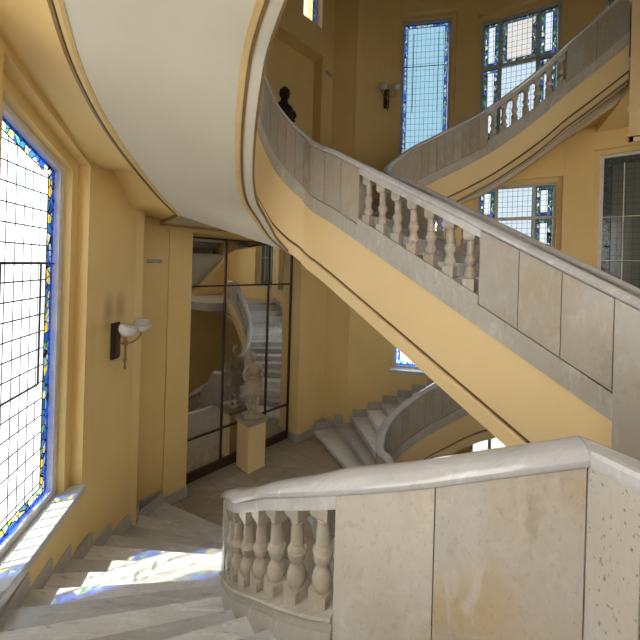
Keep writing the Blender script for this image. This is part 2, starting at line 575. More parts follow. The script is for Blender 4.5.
UP_R = [(2.95, .85, 4.745), (2.72, .90, 4.89), (2.56, 1.10, 5.03), (2.50, 1.38, 5.20), (2.57, 1.65, 5.38), (2.70, 1.87, 5.55), (2.87, 2.07, 5.68), (3.08, 2.25, 5.82), (3.30, 2.41, 5.95), (3.54, 2.56, 6.09),
        (3.84, 2.68, 6.25), (4.26, 2.81, 6.53), (4.64, 2.92, 6.82), (4.9, 2.98, 7.05), (5.3, 3.03, 7.33), (5.72, 3.05, 7.63)]


def balustrade_path(rows, side, central, s_far, dep):
    P = []
    for s in (s_far, 5.2, 4.6, 4.0, 3.5, 3.2):
        P.append((s, 0.85, central(s), 0.887))
    for row in rows:
        s, t, z = row[:3]
        P.append((s, t, z, row[3] if len(row) > 3 else 0.875 if (s > 2.9 and t < 1) else (0.82 if t < 1 else (0.74 if t < 1.2 else dep))))
    return Path(P, side)


BAL_PROF = [(0.032, 0.0), (0.043, 0.006), (0.050, 0.03), (0.053, 0.065), (0.048, 0.10), (0.037, 0.135), (0.031, 0.16), (0.034, 0.175), (0.046, 0.20),
            (0.051, 0.23), (0.053, 0.25), (0.053, 0.262), (0.046, 0.268), (0.044, 0.285), (0.038, 0.30), (0.034, 0.315), (0.038, 0.325),
            (0.0365, 0.335), (0.036, 0.40), (0.034, 0.47), (0.038, 0.48), (0.040, 0.49), (0.035, 0.50)]


def baluster(path, u, z_lo, z_hi, parent):
    """z_lo / z_hi: heights of the course top and of the beam underside over the pitch line."""
    c = path.at(u, TH / 2)
    tg = path.tangent(u)
    nrm = Vector((-tg.y, tg.x, 0))
    sl = path.slope(u)
    hw = 0.050
    bm = bmesh.new()
    M = Matrix((( tg.x, nrm.x, 0, c.x), (tg.y, nrm.y, 0, c.y), (0, 0, 1, c.z), (0, 0, 0, 1)))
    ptop = z_lo + 0.055 + abs(sl) * hw        # level top of the plinth
    abot = z_hi - 0.022 - abs(sl) * hw
    # plinth with a raking foot
    q = [(-hw, -hw), (hw, -hw), (hw, hw), (-hw, hw)]
    lo = [bm.verts.new(M @ Vector((a, b, z_lo + sl * a))) for a, b in q]
    hi = [bm.verts.new(M @ Vector((a, b, ptop))) for a, b in q]
    bm.faces.new(lo[::-1]); bm.faces.new(hi)
    for i in range(4):
        bm.faces.new((lo[i], lo[(i + 1) % 4], hi[(i + 1) % 4], hi[i]))
    # abacus: raking head, tapering underneath
    w2 = 0.052
    r0 = [bm.verts.new(M @ Vector((a / hw * 0.036, b / hw * 0.036, abot - 0.022))) for a, b in q]
    r1 = [bm.verts.new(M @ Vector((a / hw * w2, b / hw * w2, abot))) for a, b in q]
    r2 = [bm.verts.new(M @ Vector((a / hw * w2, b / hw * w2, z_hi + sl * a / hw * w2 + 0.004))) for a, b in q]
    for A, B in ((r0, r1), (r1, r2)):
        for i in range(4):
            bm.faces.new((A[i], A[(i + 1) % 4], B[(i + 1) % 4], B[i]))
    bm.faces.new(r0[::-1]); bm.faces.new(r2)
    hh = (abot - 0.020) - (ptop - 0.002)
    k = hh / 0.50
    lathe(bm, [(r, ptop - 0.002 + z * k) for r, z in BAL_PROF], M, 20)
    return obj('baluster', bm, M_BALUSTER, parent, auto=0.7)


def make_balustrade(path, name, label, group, zones, base_top=0.08, bal_lo=0.155, fascia=True, u_from=0.0, u_to=None, panel_mat=M_PANEL):
    """zones: list of ('panel', u0, u1, [joints]) / ('bal', u0, u1, n)."""
    u_to = path.len if u_to is None else u_to
    mid = path.at((u_from + u_to) / 2)
    root = empty(name, Vector((mid.x, mid.y, 0)), label, 'balustrade', group)
    cm = TH / 2
    # handrail cap with a rounded nose on both sides
    hw = 0.078
    prof = [(cm - hw + 0.012, 0.722), (cm - hw, 0.737), (cm - hw - 0.002, 0.757), (cm - hw + 0.008, 0.776), (cm - hw + 0.028, 0.789), (cm - hw + 0.038, 0.796),
            (cm, 0.80), (cm + hw - 0.038, 0.796), (cm + hw - 0.028, 0.789), (cm + hw - 0.008, 0.776), (cm + hw + 0.002, 0.757), (cm + hw, 0.737), (cm + hw - 0.012, 0.722)]
    bm = bmesh.new()
    path.sweep(bm, u_from, u_to, prof)
    obj('handrail', bm, M_RAIL, root, auto=0.6)
    # base course
    bm = bmesh.new()
    for z in zones:
        n_in = -0.02 if z[0] == 'bal' else 0.05
        path.sweep(bm, z[1], z[2], [(n_in, -0.19), (n_in, base_top), (TH + 0.012, base_top), (TH + 0.012, -0.107), (0.10, -0.107), (0.10, -0.19)])
        if z[0] == 'bal':
            path.sweep(bm, z[1], z[2], [(-0.005, base_top - 0.01), (-0.005, bal_lo - 0.028), (-0.026, bal_lo - 0.022), (-0.031, bal_lo - 0.011), (-0.024, bal_lo),
                                        (TH + 0.014, bal_lo), (TH + 0.014, base_top - 0.01)])
    obj('base_course', bm, M_BASE, root, auto=0.6)
    for z in zones:
        if z[0] == 'bal':
            bm = bmesh.new()
            path.sweep(bm, z[1] - 0.004, z[2] + 0.004, [(0.0, 0.655), (0.0, 0.727), (TH, 0.727), (TH, 0.655)])
            obj('rail_beam', bm, M_RAIL, root, auto=0.6)
            n = z[3]
            for i in range(n):
                baluster(path, z[1] + (z[2] - z[1]) * (i + 0.5) / n, bal_lo, 0.655, root)
        else:
            J = [z[1]] + list(z[3]) + [z[2]]
            bm = bmesh.new()
            path.sweep(bm, z[1] + 0.01, z[2] - 0.01, [(0.03, base_top), (0.03, 0.725), (TH - 0.03, 0.725), (TH - 0.03, base_top)])
            obj('panel_core', bm, M_JOINT, root)
            for a, b in zip(J[:-1], J[1:]):
                bm = bmesh.new()
                g = 0.0025
                path.sweep(bm, a + g, b - g, [(0.004, -0.22), (0.004, 0.716), (TH - 0.004, 0.716), (TH - 0.004, base_top + 0.007), (0.045, base_top + 0.007), (0.045, -0.22)])
                obj('panel', bm, panel_mat, root, auto=0.6)
    if fascia:
        bm = bmesh.new()
        path.sweep(bm, u_from, u_to, [(0.06, -0.19), (0.06, -0.107), (TH, -0.107), (TH, ('d', 0.185)), (TH - 0.03, ('d', 0.185)), (TH - 0.03, ('d', 0.16)), (TH + 0.012, ('d', 0.15)),
                                      (TH + 0.022, ('d', 0.14)), (TH + 0.022, ('d', 0.0)), (0.06, ('d', 0.0))])
        obj('stringer', bm, M_FASCIA, root, auto=0.5)
        bm = bmesh.new()
        path.sweep(bm, u_from, u_to, [(TH - 0.028, ('d', 0.186)), (TH + 0.003, ('d', 0.186)), (TH + 0.003, ('d', 0.164)), (TH - 0.028, ('d', 0.159))])
        obj('stringer_groove', bm, M_GROOVE, root)
    return root


def joints(u0, u1, w):
    n = max(1, round((u1 - u0) / w))
    return [u0 + (u1 - u0) * i / n for i in range(1, n)]


# central flights: pitch lines
def low_c(s): return min(0.0, -0.58 * (s - 2.62))
def up_c(s): return 3.515 - 0.58 * (s - 5.11)


RU_L, RU_R = 0.155, 0.16
SF_UP, SF_LO = 5.98, 7.4
paths = {
    ('lo', 1): balustrade_path([(a, b, c * RS) for a, b, c in LOOP + MID_L + END_L], 1, low_c, SF_LO, 0.66),
    ('lo', -1): balustrade_path([(a, b, c * RS) for a, b, c in LOOP + MID_R + END_R], -1, low_c, SF_LO, 0.70),
    ('up', 1): balustrade_path(UP_L, 1, up_c, SF_UP, 0.64), ('up', -1): balustrade_path(UP_R, -1, up_c, SF_UP, 0.70)}
LABELS = {
    ('lo', 1): 'marble balustrade nearest the viewer, broad cream panels and seven balusters beside the lower steps',
    ('lo', -1): 'marble balustrade curling round the far foot of the stairs, right of the pedestal statue',
    ('up', 1): 'marble balustrade falling diagonally to the right across mid-view, above a plain ochre stringer',
    ('up', -1): 'marble balustrade climbing to the right in front of the upper triple window'}
for key, p in paths.items():
    s_c0, s_c1 = 3.61, 4.93
    ua, ub = p.find(s_c1, 0.85), p.find(s_c0, 0.85)
    uc = p.find(2.76, 0.86); ud = p.find(3.62, 2.58)
    ue = p.find(4.92, 2.76) if key[1] > 0 else p.find(4.95, 2.97); ud = ud if key[1] > 0 else p.find(3.78, 2.66)
    z = []
    if key[0] == 'up':
        u1, u2, u3 = p.find(5.81, .82), p.find(5.53, .82), p.find(5.25, .82)
        z.append(('panel', 0.0, ua, [u1, u2, u3]))
    else:
        z.append(('panel', 0.0, ua, joints(0, ua, 0.3)))
    z.append(('bal', ua, ub, 7))
    z.append(('panel', ub, ud, joints(ub, uc, 0.30) + [uc] + joints(uc, ud, 0.16)))
    z.append(('bal', ud, ue, 7))
    um = p.find(5.325, 2.55) if key == ('lo', 1) else (ue + p.len) / 2
    z.append(('panel', ue, p.len, [um] if key == ('lo', 1) else joints(ue, p.len, 0.34)))
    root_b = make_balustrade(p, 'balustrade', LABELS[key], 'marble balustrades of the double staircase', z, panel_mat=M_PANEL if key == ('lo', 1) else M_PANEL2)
    if key[0] == 'up':
        bm = bmesh.new()
        sd_ = key[1]
        za, zb = up_c(5.82) + 0.72, up_c(5.99) + 0.72
        prism(bm, [W(5.82, .845 * sd_), W(5.99, .845 * sd_), W(5.99, 1.0 * sd_), W(5.82, 1.0 * sd_)], FL + 0.01, [za, zb, zb, za])
        obj('end_pier', bm, M_PIER2, root_b)

# ------------------------------------------------------------------ stair flights
OUT = {0: (0.315, 1.77), 1: (0.56, 2.24), 2: (.927, 2.46), 3: (1.1675, 2.743), 4: (1.411, 3.007), 5: (1.6845, 3.2585), 6: (1.965, 3.452), 7: (2.248, 3.643), 8: (2.54, 3.81), 9: (2.84, 3.975),
       10: (3.15, 4.115), 11: (3.47, 4.24), 12: (3.8, 4.345), 13: (4.13, 4.435), 14: (4.47, 4.52), 15: (4.82, 4.60), 16: (5.2, 4.66)}
INN = {}
_lp = catmull([(a, b, c) for a, b, c in LOOP + MID_L + END_L], 0.02)
for k in range(1, 16):
    q = min(_lp, key=lambda r: abs(r[2] - k) + (0.0 if r[0] < 5.5 else 1))
    INN[k] = (q[0], q[1])
INN[0] = (2.52, 0.96); INN[15] = (5.48, 2.53); INN[16] = (5.81, 2.29)
INN_R = dict(INN)
INN_R.update({12: (4.5, 2.87), 13: (4.74, 2.915), 14: (4.99, 2.96), 15: (5.28, 3.0), 16: (5.70, 3.02)})


def wall_t(s):
    ks = sorted(OUT)
    for a, b in zip(ks[:-1], ks[1:]):
        if OUT[a][0] <= s <= OUT[b][0]:
            f = (s - OUT[a][0]) / (OUT[b][0] - OUT[a][0])
            return OUT[a][1] + f * (OUT[b][1] - OUT[a][1])
    return OUT[16][1]


def make_side_flight(base, rs, side, label, path=None, skirt_h=0.179):
    I = INN if (side > 0 and path is None) else INN_R
    zz = {k: base + k * rs for k in range(-1, 17)}
    zz[15] -= 0.07
    if path is not None:
        I = dict(I)
        for k in range(0, 17):
            uu = path.find(*I[k]); q_ = path.at(uu); q_ = Vector((q_.x - OX, q_.y - OY)); I[k] = (q_.dot(ES), q_.dot(ET) * side)
        for k in range(2, 17):
            zz[k] = path.at(path.find(*I[k])).z + 0.06
        zz[1] = base + (zz[2] - base) * 0.5; zz[0] = base + 0.01; zz[-1] = base - 0.1
    c = W(3.2, 3.2 * side)
    root = empty('stair_flight', Vector((c.x, c.y, 0)), label, 'stairs', 'side flights of the double staircase')
    for k in range(0, 16):
        a0, b0 = Vector(I[k]), Vector(OUT[k])
        a1, b1 = Vector(I[k + 1]), Vector(OUT[k + 1])
        d0 = (b0 - a0).normalized(); d1 = (b1 - a1).normalized()
        fw = Vector((-d0.y, d0.x))
        if fw.dot(a1 + b1 - a0 - b0) < 0: fw = -fw
        A0, B0 = a0 - d0 * 0.06, b0 + d0 * 0.012
        A1, B1 = a1 - d1 * 0.06, b1 + d1 * 0.012
        z = zz[k]; rs = z - zz[k - 1]
        bm = bmesh.new()
        nose = 0.022
        top = [A0 - fw * nose, B0 - fw * nose, B1 + fw * 0.06, A1 + fw * 0.06]
        body = [A0, B0, B1 + fw * 0.06, A1 + fw * 0.06]
        if k == 0:
            top = [A0 - fw * nose, B0 - fw * nose, Vector((0.27, 2.16)), B1 + fw * 0.03, A1 + fw * 0.06]; body = [A0, B0, Vector((0.27, 2.16)), B1 + fw * 0.03, A1 + fw * 0.06]
        P = lambda q: W(q.x, q.y * side)
        prism(bm, [P(q) for q in top], z - 0.038, z)
        prism(bm, [P(q) for q in body], z - rs - (0.05 if path is None else 0.0), z - 0.0375)
        ed = [e for e in bm.edges if abs(e.verts[0].co.z - z) < 1e-4 and abs(e.verts[1].co.z - z) < 1e-4]
        bmesh.ops.bevel(bm, geom=ed, offset=0.009, segments=2, affect='EDGES')
        obj('step', bm, M_STEP, root)
        # skirting block on this tread
        bm = bmesh.new()
        wd = (b1 - b0).normalized(); wn = Vector((-wd.y, wd.x))
        if wn.dot(a0 - b0) < 0: wn = -wn
        s0 = b0 - wd * 0.0; s1 = b1 + wd * 0.0
        q = [s0 + wn * 0.004, s1 + wn * 0.004, s1 + wn * 0.034, s0 + wn * 0.034]
        L_ = (s1 - s0).length
        # side outline: rounded at the far, lower end
        for w0, w1 in ((0.004, 0.034),):
            outl = [(0.0, -rs * 0.98), (0.0, skirt_h - 0.035), (0.010, skirt_h - 0.012), (0.032, skirt_h), (L_, skirt_h), (L_, -0.01), (0.02, -0.01), (0.02, -rs * 0.98)]
            fa = [bm.verts.new((*P(s0 + wd * a + wn * w0).xy, z + h)) for a, h in outl]
            fb = [bm.verts.new((*P(s0 + wd * a + wn * w1).xy, z + h)) for a, h in outl]
            f1 = bm.faces.new(fa); f2 = bm.faces.new(fb[::-1])
            for i in range(len(outl)):
                j = (i + 1) % len(outl)
                bm.faces.new((fa[i], fb[i], fb[j], fa[j]))
            bmesh.ops.triangulate(bm, faces=[f1, f2])
        obj('skirting_block', bm, M_SKIRT, root)
    return root


def make_central(c_fn, s0, s1, n, z_top, label):
    """Straight flight between the two parapets, falling from z_top at s0."""
    c = W((s0 + s1) / 2, 0)
    root = empty('stair_flight', Vector((c.x, c.y, 0)), label, 'stairs', 'central flights of the double staircase')
    run = (s1 - s0) / n
    rs = 0.58 * run
    for i in range(n):
        z = z_top - (i + 1) * rs
        a = s0 + i * run; b = a + run
        bm = bmesh.new()
        P = [W(a - 0.05, -0.86), W(a - 0.05, 0.86), W(b + 0.022, 0.86), W(b + 0.022, -0.86)]
        prism(bm, P, z - 0.038, z)
        P2 = [W(a - 0.05, -0.86), W(a - 0.05, 0.86), W(b, 0.86), W(b, -0.86)]
        prism(bm, P2, z - rs - 0.05, z - 0.0375)
        obj('step', bm, M_STEP, root)
    # plastered underside
    bm = bmesh.new()
    L = [W(s0, -0.9), W(s1, -0.9), W(s1, 0.9), W(s0, 0.9)]
    za, zb = z_top - 0.80, z_top - 0.80 - (s1 - s0) * 0.58
    prism(bm, L, [za, zb, zb, za], [za + 0.06, zb + 0.06, zb + 0.06, za + 0.06])
    obj('soffit', bm, M_SOFFIT, root)
    return root


make_side_flight(0.0, RS, 1, 'broad grey marble steps below the viewer, winding down past the tall left window')
make_side_flight(0.0, RS, -1, 'far grey marble steps rising right from the landing, behind the ochre diagonal stringer')
FU_L = make_side_flight(H, RU_L, 1, 'upper flight curving overhead on the left, its pale underside bordered by gilt moulding', paths[('up', 1)])
FU_R = make_side_flight(H, RU_R, -1, 'upper flight climbing to the right below the upper triple window', paths[('up', -1)])
make_central(low_c, 2.62, 7.4, 16, 0.0, 'central marble steps descending from the landing under the diagonal flight')
make_central(up_c, 2.62, 6.85, 14, H, 'central marble steps falling diagonally to the right between two balustrades')

# ------------------------------------------------------------------ soffits, mouldings, cove
MOULD = [(1.535, 2.147, 4.60), (1.72, 2.43, 4.75), (2.1, 2.80, 4.92), (2.46, 3.14, 5.10), (2.78, 3.38, 5.25), (3.1, 3.57, 5.40), (3.35, 3.69, 5.55), (3.8, 3.88, 5.80), (4.4, 4.06, 6.12), (5.0, 4.16, 6.42), (5.6, 4.22, 6.50)]
SOFZ = 4.60


def world_sweep(bm, line, prof):
    """line: [(point, side normal)], prof: [(n, dz)] closed."""
    rings = [[bm.verts.new(p + nn * a + Vector((0, 0, b))) for a, b in prof] for p, nn in line]
    c = len(prof)
    for k in range(len(rings) - 1):
        for i in range(c):
            j = (i + 1) % c
            bm.faces.new((rings[k][i], rings[k][j], rings[k + 1][j], rings[k + 1][i]))
    bm.faces.new(rings[0][::-1]); bm.faces.new(rings[-1])


def side_soffit(side, path, rs, root):
    zf = rs / RU_L
    Z = lambda z: SOFZ + (z - SOFZ) * zf
    mould = [(s, t, Z(z)) for s, t, z in catmull(MOULD, 0.12)]
    u0 = path.find(2.50, 1.10)
    if side < 0:
        # on this side the pale underside is a narrow band beside the void, the rest is ochre
        mm = [mould[0]]
        n_ = len(mould)
        for i in range(1, n_):
            f = i / (n_ - 1)
            v, dp = path.at(u0 + (path.len - u0) * f, 0, 0, True)
            q, _ = path.at(u0 + (path.len - u0) * f, -0.42 - 0.5 * (1 - f) ** 2, 0, True)
            r_ = Vector((q.x - OX, q.y - OY))
            mm.append((r_.dot(Vector(ES)), r_.dot(Vector(ET)) * side, v.z - dp + 0.02))
        mould = mm
    inner = []
    n = len(mould)
    for i in range(n):
        f = i / (n - 1)
        u = u0 + (path.len - u0) * f
        v, dp = path.at(u, 0.05, 0, True)
        v.z += -dp + 0.012
        inner.append(v)
    outer = [W(s, t * side, z) for s, t, z in mould]
    M_ = 6
    bm = bmesh.new()
    top, bot = [], []
    for a, b in zip(inner, outer):
        ro, rb = [], []
        for j in range(M_ + 1):
            q = a.lerp(b, j / M_)
            rb.append(bm.verts.new(q)); ro.append(bm.verts.new(q + Vector((0, 0, 0.06))))
        top.append(ro); bot.append(rb)
    for i in range(n - 1):
        for j in range(M_):
            bm.faces.new((bot[i][j], bot[i][j + 1], bot[i + 1][j + 1], bot[i + 1][j]))
            bm.faces.new((top[i][j], top[i + 1][j], top[i + 1][j + 1], top[i][j + 1]))
        bm.faces.new((bot[i][0], bot[i + 1][0], top[i + 1][0], top[i][0]))
        bm.faces.new((bot[i][M_], top[i][M_], top[i + 1][M_], bot[i + 1][M_]))
    obj('soffit', bm, M_SOFFIT, root, auto=0.5)
    # border bands along the void edge: gilt rope / pale strip / gilt rope
    for nm, n0, n1, dz, mat in (('border_rope', 0.204, 0.184, -0.012, M_GILT), ('border_strip', 0.182, 0.092, -0.006, M_SOFFIT), ('border_rope', 0.09, 0.066, -0.016, M_GILT),
                                ('border_strip', 0.062, 0.015, -0.012, M_GILTLIGHT)):
        bm = bmesh.new()
        rings = []
        for i in range(n * 2 - 1):
            f = i / (n * 2 - 2)
            u = u0 + (path.len - u0) * f
            r = []
            for nn_, d in ((n0, 0.02), (n1, 0.02), (n1, dz), (n0, dz)):
                v, dp = path.at(u, nn_, 0, True)
                v.z += -dp + d
                r.append(bm.verts.new(v))
            rings.append(r)
        for a, b in zip(rings[:-1], rings[1:]):
            for j in range(4):
                bm.faces.new((a[j], a[(j + 1) % 4], b[(j + 1) % 4], b[j]))
        obj(nm, bm, mat, root, auto=0.6)
    # moulding along the wall side
    line = []
    for i, p in enumerate(outer):
        d = (outer[min(i + 1, n - 1)] - outer[max(i - 1, 0)])
        nn = Vector((-d.y, d.x, 0)).normalized()
        c = W(3.4, 2.9 * side) - p
        if nn.dot(Vector((c.x, c.y, 0))) < 0: nn = -nn
        line.append((p, nn))
    ret = W(0.42, 1.93 * side, SOFZ)
    line = [(ret, (W(0.42, 0, 0) - W(0.42, side, 0)).normalized())] + line
    bm = bmesh.new(); world_sweep(bm, line, [(-0.03, 0.02), (-0.03, -0.012), (-0.005, -0.022), (0.004, 0.0), (0.004, 0.02)])
    obj('wall_moulding', bm, M_GILT, root)
    bm = bmesh.new(); world_sweep(bm, line, [(0.004, 0.02), (0.004, -0.014), (0.03, -0.018), (0.055, -0.008), (0.055, 0.02)])
    obj('wall_moulding', bm, M_GILTLIGHT, root)
    # cove: curved ochre plaster from the moulding down to the wall
    bm = bmesh.new()
    rings = []
    cl = [(1.0, 2.62), ] 
    pairs = [((0.42, 1.93), (0.275, 2.15), SOFZ), ((1.0, 2.045), (0.82, 2.36), SOFZ), ((1.50, 2.14), (0.98, 2.54), SOFZ)]
    for i, (s, t, z) in enumerate(mould):
        best = min(WALLPTS, key=lambda q: (q[0] - s) ** 2 + (q[1] - t) ** 2)
        if i < 3: best = (max(best[0], 1.03 + 0.07 * i), max(best[1], 2.58 + .08 * i))
        pairs.append(((s, t), best, z))
    for a, b, z in pairs:
        r = []
        a = Vector(a); b = Vector(b)
        b = b + (b - a).normalized() * 0.02
        head = 5.06 + max(0.0, min(b.x - 1.53, 1.1)) * 0.43
        rise = max(0.22, head - z) if b.x > 1.3 else 0.10 + max(0.0, b.x - 0.95) * 0.8
        if side < 0: rise = max(0.10, min(0.3, 0.10 + (b.x - 0.9) * 0.2))
        for j in range(10):
            g = j / 9
            q = a.lerp(b, 1 - math.cos(g * PI / 2)) if g < 1 else b
            zz = z - 0.004 + rise * math.sin(g * PI / 2) ** 0.8
            r.append(bm.verts.new(W(q.x, q.y * side, zz)))
        r.append(bm.verts.new(W(b.x, b.y * side, z + rise + 0.06)))
        r.append(bm.verts.new(W(a.x, a.y * side, z + rise + 0.06)))
        rings.append(r)
    c = len(rings[0])
    for a, b in zip(rings[:-1], rings[1:]):
        for j in range(c):
            bm.faces.new((a[j], a[(j + 1) % c], b[(j + 1) % c], b[j]))
    bm.faces.new(rings[0][::-1]); bm.faces.new(rings[-1])
    o = obj('cove', bm, M_WALL, root, auto=0.9)
    return outer


# dense samples of the side wall line
_wl = [(.85, 2.33), (.927, 2.46), (1.1675, 2.743), (1.411, 3.007), (1.53, 3.125), (2.65, 3.875), (3.05, 4.075), (4.70, 4.575), (5.2, 4.665), (6.6, 4.75), (9.2, 4.75)]
WALLPTS = []
for a, b in zip(_wl[:-1], _wl[1:]):
    for j in range(40):
        f = j / 40
        WALLPTS.append((a[0] + (b[0] - a[0]) * f, a[1] + (b[1] - a[1]) * f))

side_soffit(1, paths[('up', 1)], RU_L, FU_L)
side_soffit(-1, paths[('up', -1)], RU_R, FU_R)

ZL = -0.10
# ------------------------------------------------------------------ floors
def plan(pts): return [W(s, t) for s, t in pts]


def mir(pts): return [(s, -t) for s, t in pts[::-1]]


bm = bmesh.new()
half = [(0.0, 1.37), (0.26, 1.38), (0.26, 2.16), (0.78, 2.34), (0.86, 2.32), INN[1], (2.75, 0.9), (2.64, 0.5)]
tri_prism(bm, plan(half + mir(half)), -0.35, ZL)
tag(obj('floor', bm, M_TILE), kind='structure')
# upper landing
bm = bmesh.new()
half = [(0.0, 1.19), (0.26, 1.3), (0.26, 2.16), (0.78, 2.34), (1.0, 2.3), (1.54, 2.14), (2.44, 1.25), (2.62, 0.92), (2.6, 0.5)]
tri_prism(bm, plan(half + mir(half)), H - 0.06, H)
tag(obj('floor_landing', bm, M_TILE), kind='structure')
bm = bmesh.new()
half = [(0.30, 1.93), (1.535, 2.147), (2.46, 1.30), (2.55, 1.05), (2.6, 0.9)]
tri_prism(bm, plan(half + mir(half)), SOFZ, SOFZ + 0.06)
tag(obj('ceiling_landing', bm, M_SOFFIT), kind='structure')
# moulding across the mirror wall
bm = bmesh.new()
line = [(W(0.42, t, SOFZ), (W(1, 0, 0) - W(0, 0, 0)).normalized()) for t in (1.93, 0.6, -0.6, -1.93)]
world_sweep(bm, line, [(-0.12, 0.03), (-0.12, -0.05), (-0.03, -0.05), (-0.03, -0.012), (-0.005, -0.022), (0.004, 0.0), (0.05, -0.01), (0.055, 0.03)])
tag(obj('trim_1', bm, M_GILTLIGHT), kind='structure')
bm = bmesh.new()
world_sweep(bm, line, [(-0.045, 0.0), (-0.045, -0.03), (-0.02, -0.03), (-0.02, 0.0)])
tag(obj('trim_2', bm, M_GILT), kind='structure')
# gallery floor we stand on and the one above
bm = bmesh.new()
tri_prism(bm, plan([(5.78, 2.28), (5.19, 4.655), (6.6, 4.75), (9.2, 4.77), (9.2, -4.77), (6.6, -4.75), (5.19, -4.655), (5.68, -3.0), (5.95, -2.2), (6.9, -1.9), (6.9, 1.9), (5.95, 2.10)]), FL - 0.37, FL - 0.071)
tag(obj('floor_gallery', bm, M_STEP), kind='structure')
FU = H + 15 * RU_L
bm = bmesh.new()
tri_prism(bm, plan([(5.72, 2.98), (5.21, 4.66), (6.6, 4.75), (9.2, 4.77), (9.2, -4.77), (6.6, -4.75), (5.21, -4.66), (5.74, -2.98), (7.2, -2.6), (7.2, 2.6)]), FU - 0.45, FU - 0.001)
tag(obj('floor_upper_gallery', bm, M_WALL), kind='structure')
bm = bmesh.new()
tri_prism(bm, plan([(-0.3, -5.3), (-0.3, 5.3), (9.6, 5.3), (9.6, -5.3)]), -3.0, -2.8)
tag(obj('floor_lower_hall', bm, M_TILE), kind='structure')

# ------------------------------------------------------------------ walls with windows
ZB, ZT = -2.85, 12.6


def offset_line(pts, d):
    out = []
    n = len(pts)
    for i, p in enumerate(pts):
        a = Vector(pts[max(i - 1, 0)]); b = Vector(pts[min(i + 1, n - 1)]); p = Vector(p)
        n1 = n2 = None
        if i > 0:
            t = (p - a).normalized(); n1 = Vector((-t.y, t.x))
        if i < n - 1:
            t = (b - p).normalized(); n2 = Vector((-t.y, t.x))
        nn = (n1 or n2) if (n1 is None or n2 is None) else (n1 + n2).normalized()
        k = 1.0 if (n1 is None or n2 is None) else 1 / max(nn.dot(n1), 0.5)
        out.append(p + nn * d * k)
    return out


TW = 0.42
SIDE_OUTLINE = [(0.26, 2.15), (.80, 2.335), (.86, 2.34), (.927, 2.46), (1.1675, 2.743), (1.411, 3.007), (1.53, 3.125), (2.65, 3.875), (3.05, 4.075), (4.70, 4.575), (5.2, 4.665), (6.6, 4.75), (9.3, 4.78)]
W1, W2, W3 = ((1.53, 3.125), (2.65, 3.875)), ((3.05, 4.075), (4.70, 4.575)), ((5.2, 4.665), (6.6, 4.75))


def side_wall(side, holes, name):
    """holes: {segment start point: [(z0, z1), ...]}"""
    bm = bmesh.new()
    outl = offset_line(SIDE_OUTLINE, TW)
    for i in range(len(SIDE_OUTLINE) - 1):
        a, b = SIDE_OUTLINE[i], SIDE_OUTLINE[i + 1]
        c, d = outl[i + 1], outl[i]
        P = [W(a[0], a[1] * side), W(b[0], b[1] * side), W(c[0], c[1] * side), W(d[0], d[1] * side)]
        zz = ZB
        for hz in holes.get(a, []):
            prism(bm, P, zz, hz[0])
            zz = hz[1] if len(hz) == 2 else [hz[1], hz[2], hz[2], hz[1]]
        prism(bm, P, zz, ZT)
    bmesh.ops.remove_doubles(bm, verts=bm.verts, dist=1e-4)
    # drop the inner partition faces between neighbouring blocks
    dup = {}
    for f in bm.faces:
        key = tuple(sorted(v.index for v in f.verts)) if False else tuple(sorted((round(v.co.x, 3), round(v.co.y, 3), round(v.co.z, 3)) for v in f.verts))
        dup.setdefault(key, []).append(f)
    kill = [f for v in dup.values() if len(v) > 1 for f in v]
    bmesh.ops.delete(bm, geom=kill, context='FACES')
    return tag(obj(name, bm, M_WALL), kind='structure')


TALL_LO, TALL_UP = (1.46, 5.02, 5.45), (6.60, 10.22)
TRI_LO, TRI_UP = (2.95, 6.02), (7.05, 9.95)
W3_LO, W3_UP = (3.0, 6.47), (7.9, 11.4)
TRI_BASE = (-1.9, 0.7)
holes = {W1[0]: [TALL_LO, TALL_UP], W2[0]: [TRI_BASE, TRI_LO, TRI_UP], W3[0]: [W3_LO, W3_UP]}
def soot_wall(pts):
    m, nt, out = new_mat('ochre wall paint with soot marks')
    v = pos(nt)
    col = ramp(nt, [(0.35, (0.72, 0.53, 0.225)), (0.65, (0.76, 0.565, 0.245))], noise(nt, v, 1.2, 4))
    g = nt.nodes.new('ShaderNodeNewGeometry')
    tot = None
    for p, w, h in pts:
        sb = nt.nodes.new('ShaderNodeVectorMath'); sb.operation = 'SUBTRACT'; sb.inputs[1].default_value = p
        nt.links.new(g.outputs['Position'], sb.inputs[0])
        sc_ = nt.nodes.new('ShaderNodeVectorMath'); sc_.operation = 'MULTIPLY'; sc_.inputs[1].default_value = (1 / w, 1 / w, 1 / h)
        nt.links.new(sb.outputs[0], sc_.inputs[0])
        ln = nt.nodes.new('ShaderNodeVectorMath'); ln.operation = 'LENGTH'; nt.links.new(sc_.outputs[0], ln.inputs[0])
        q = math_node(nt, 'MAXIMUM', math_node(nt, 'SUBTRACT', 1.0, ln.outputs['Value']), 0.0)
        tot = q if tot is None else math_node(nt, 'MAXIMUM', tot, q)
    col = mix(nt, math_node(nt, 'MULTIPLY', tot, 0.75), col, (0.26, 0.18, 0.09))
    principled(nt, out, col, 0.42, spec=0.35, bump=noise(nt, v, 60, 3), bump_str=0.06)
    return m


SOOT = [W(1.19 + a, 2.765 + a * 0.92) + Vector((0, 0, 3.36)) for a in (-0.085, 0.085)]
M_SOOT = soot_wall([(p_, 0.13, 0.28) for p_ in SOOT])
side_wall(1, holes, 'wall_left')
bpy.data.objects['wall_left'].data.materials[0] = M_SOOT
side_wall(-1, holes, 'wall_right')


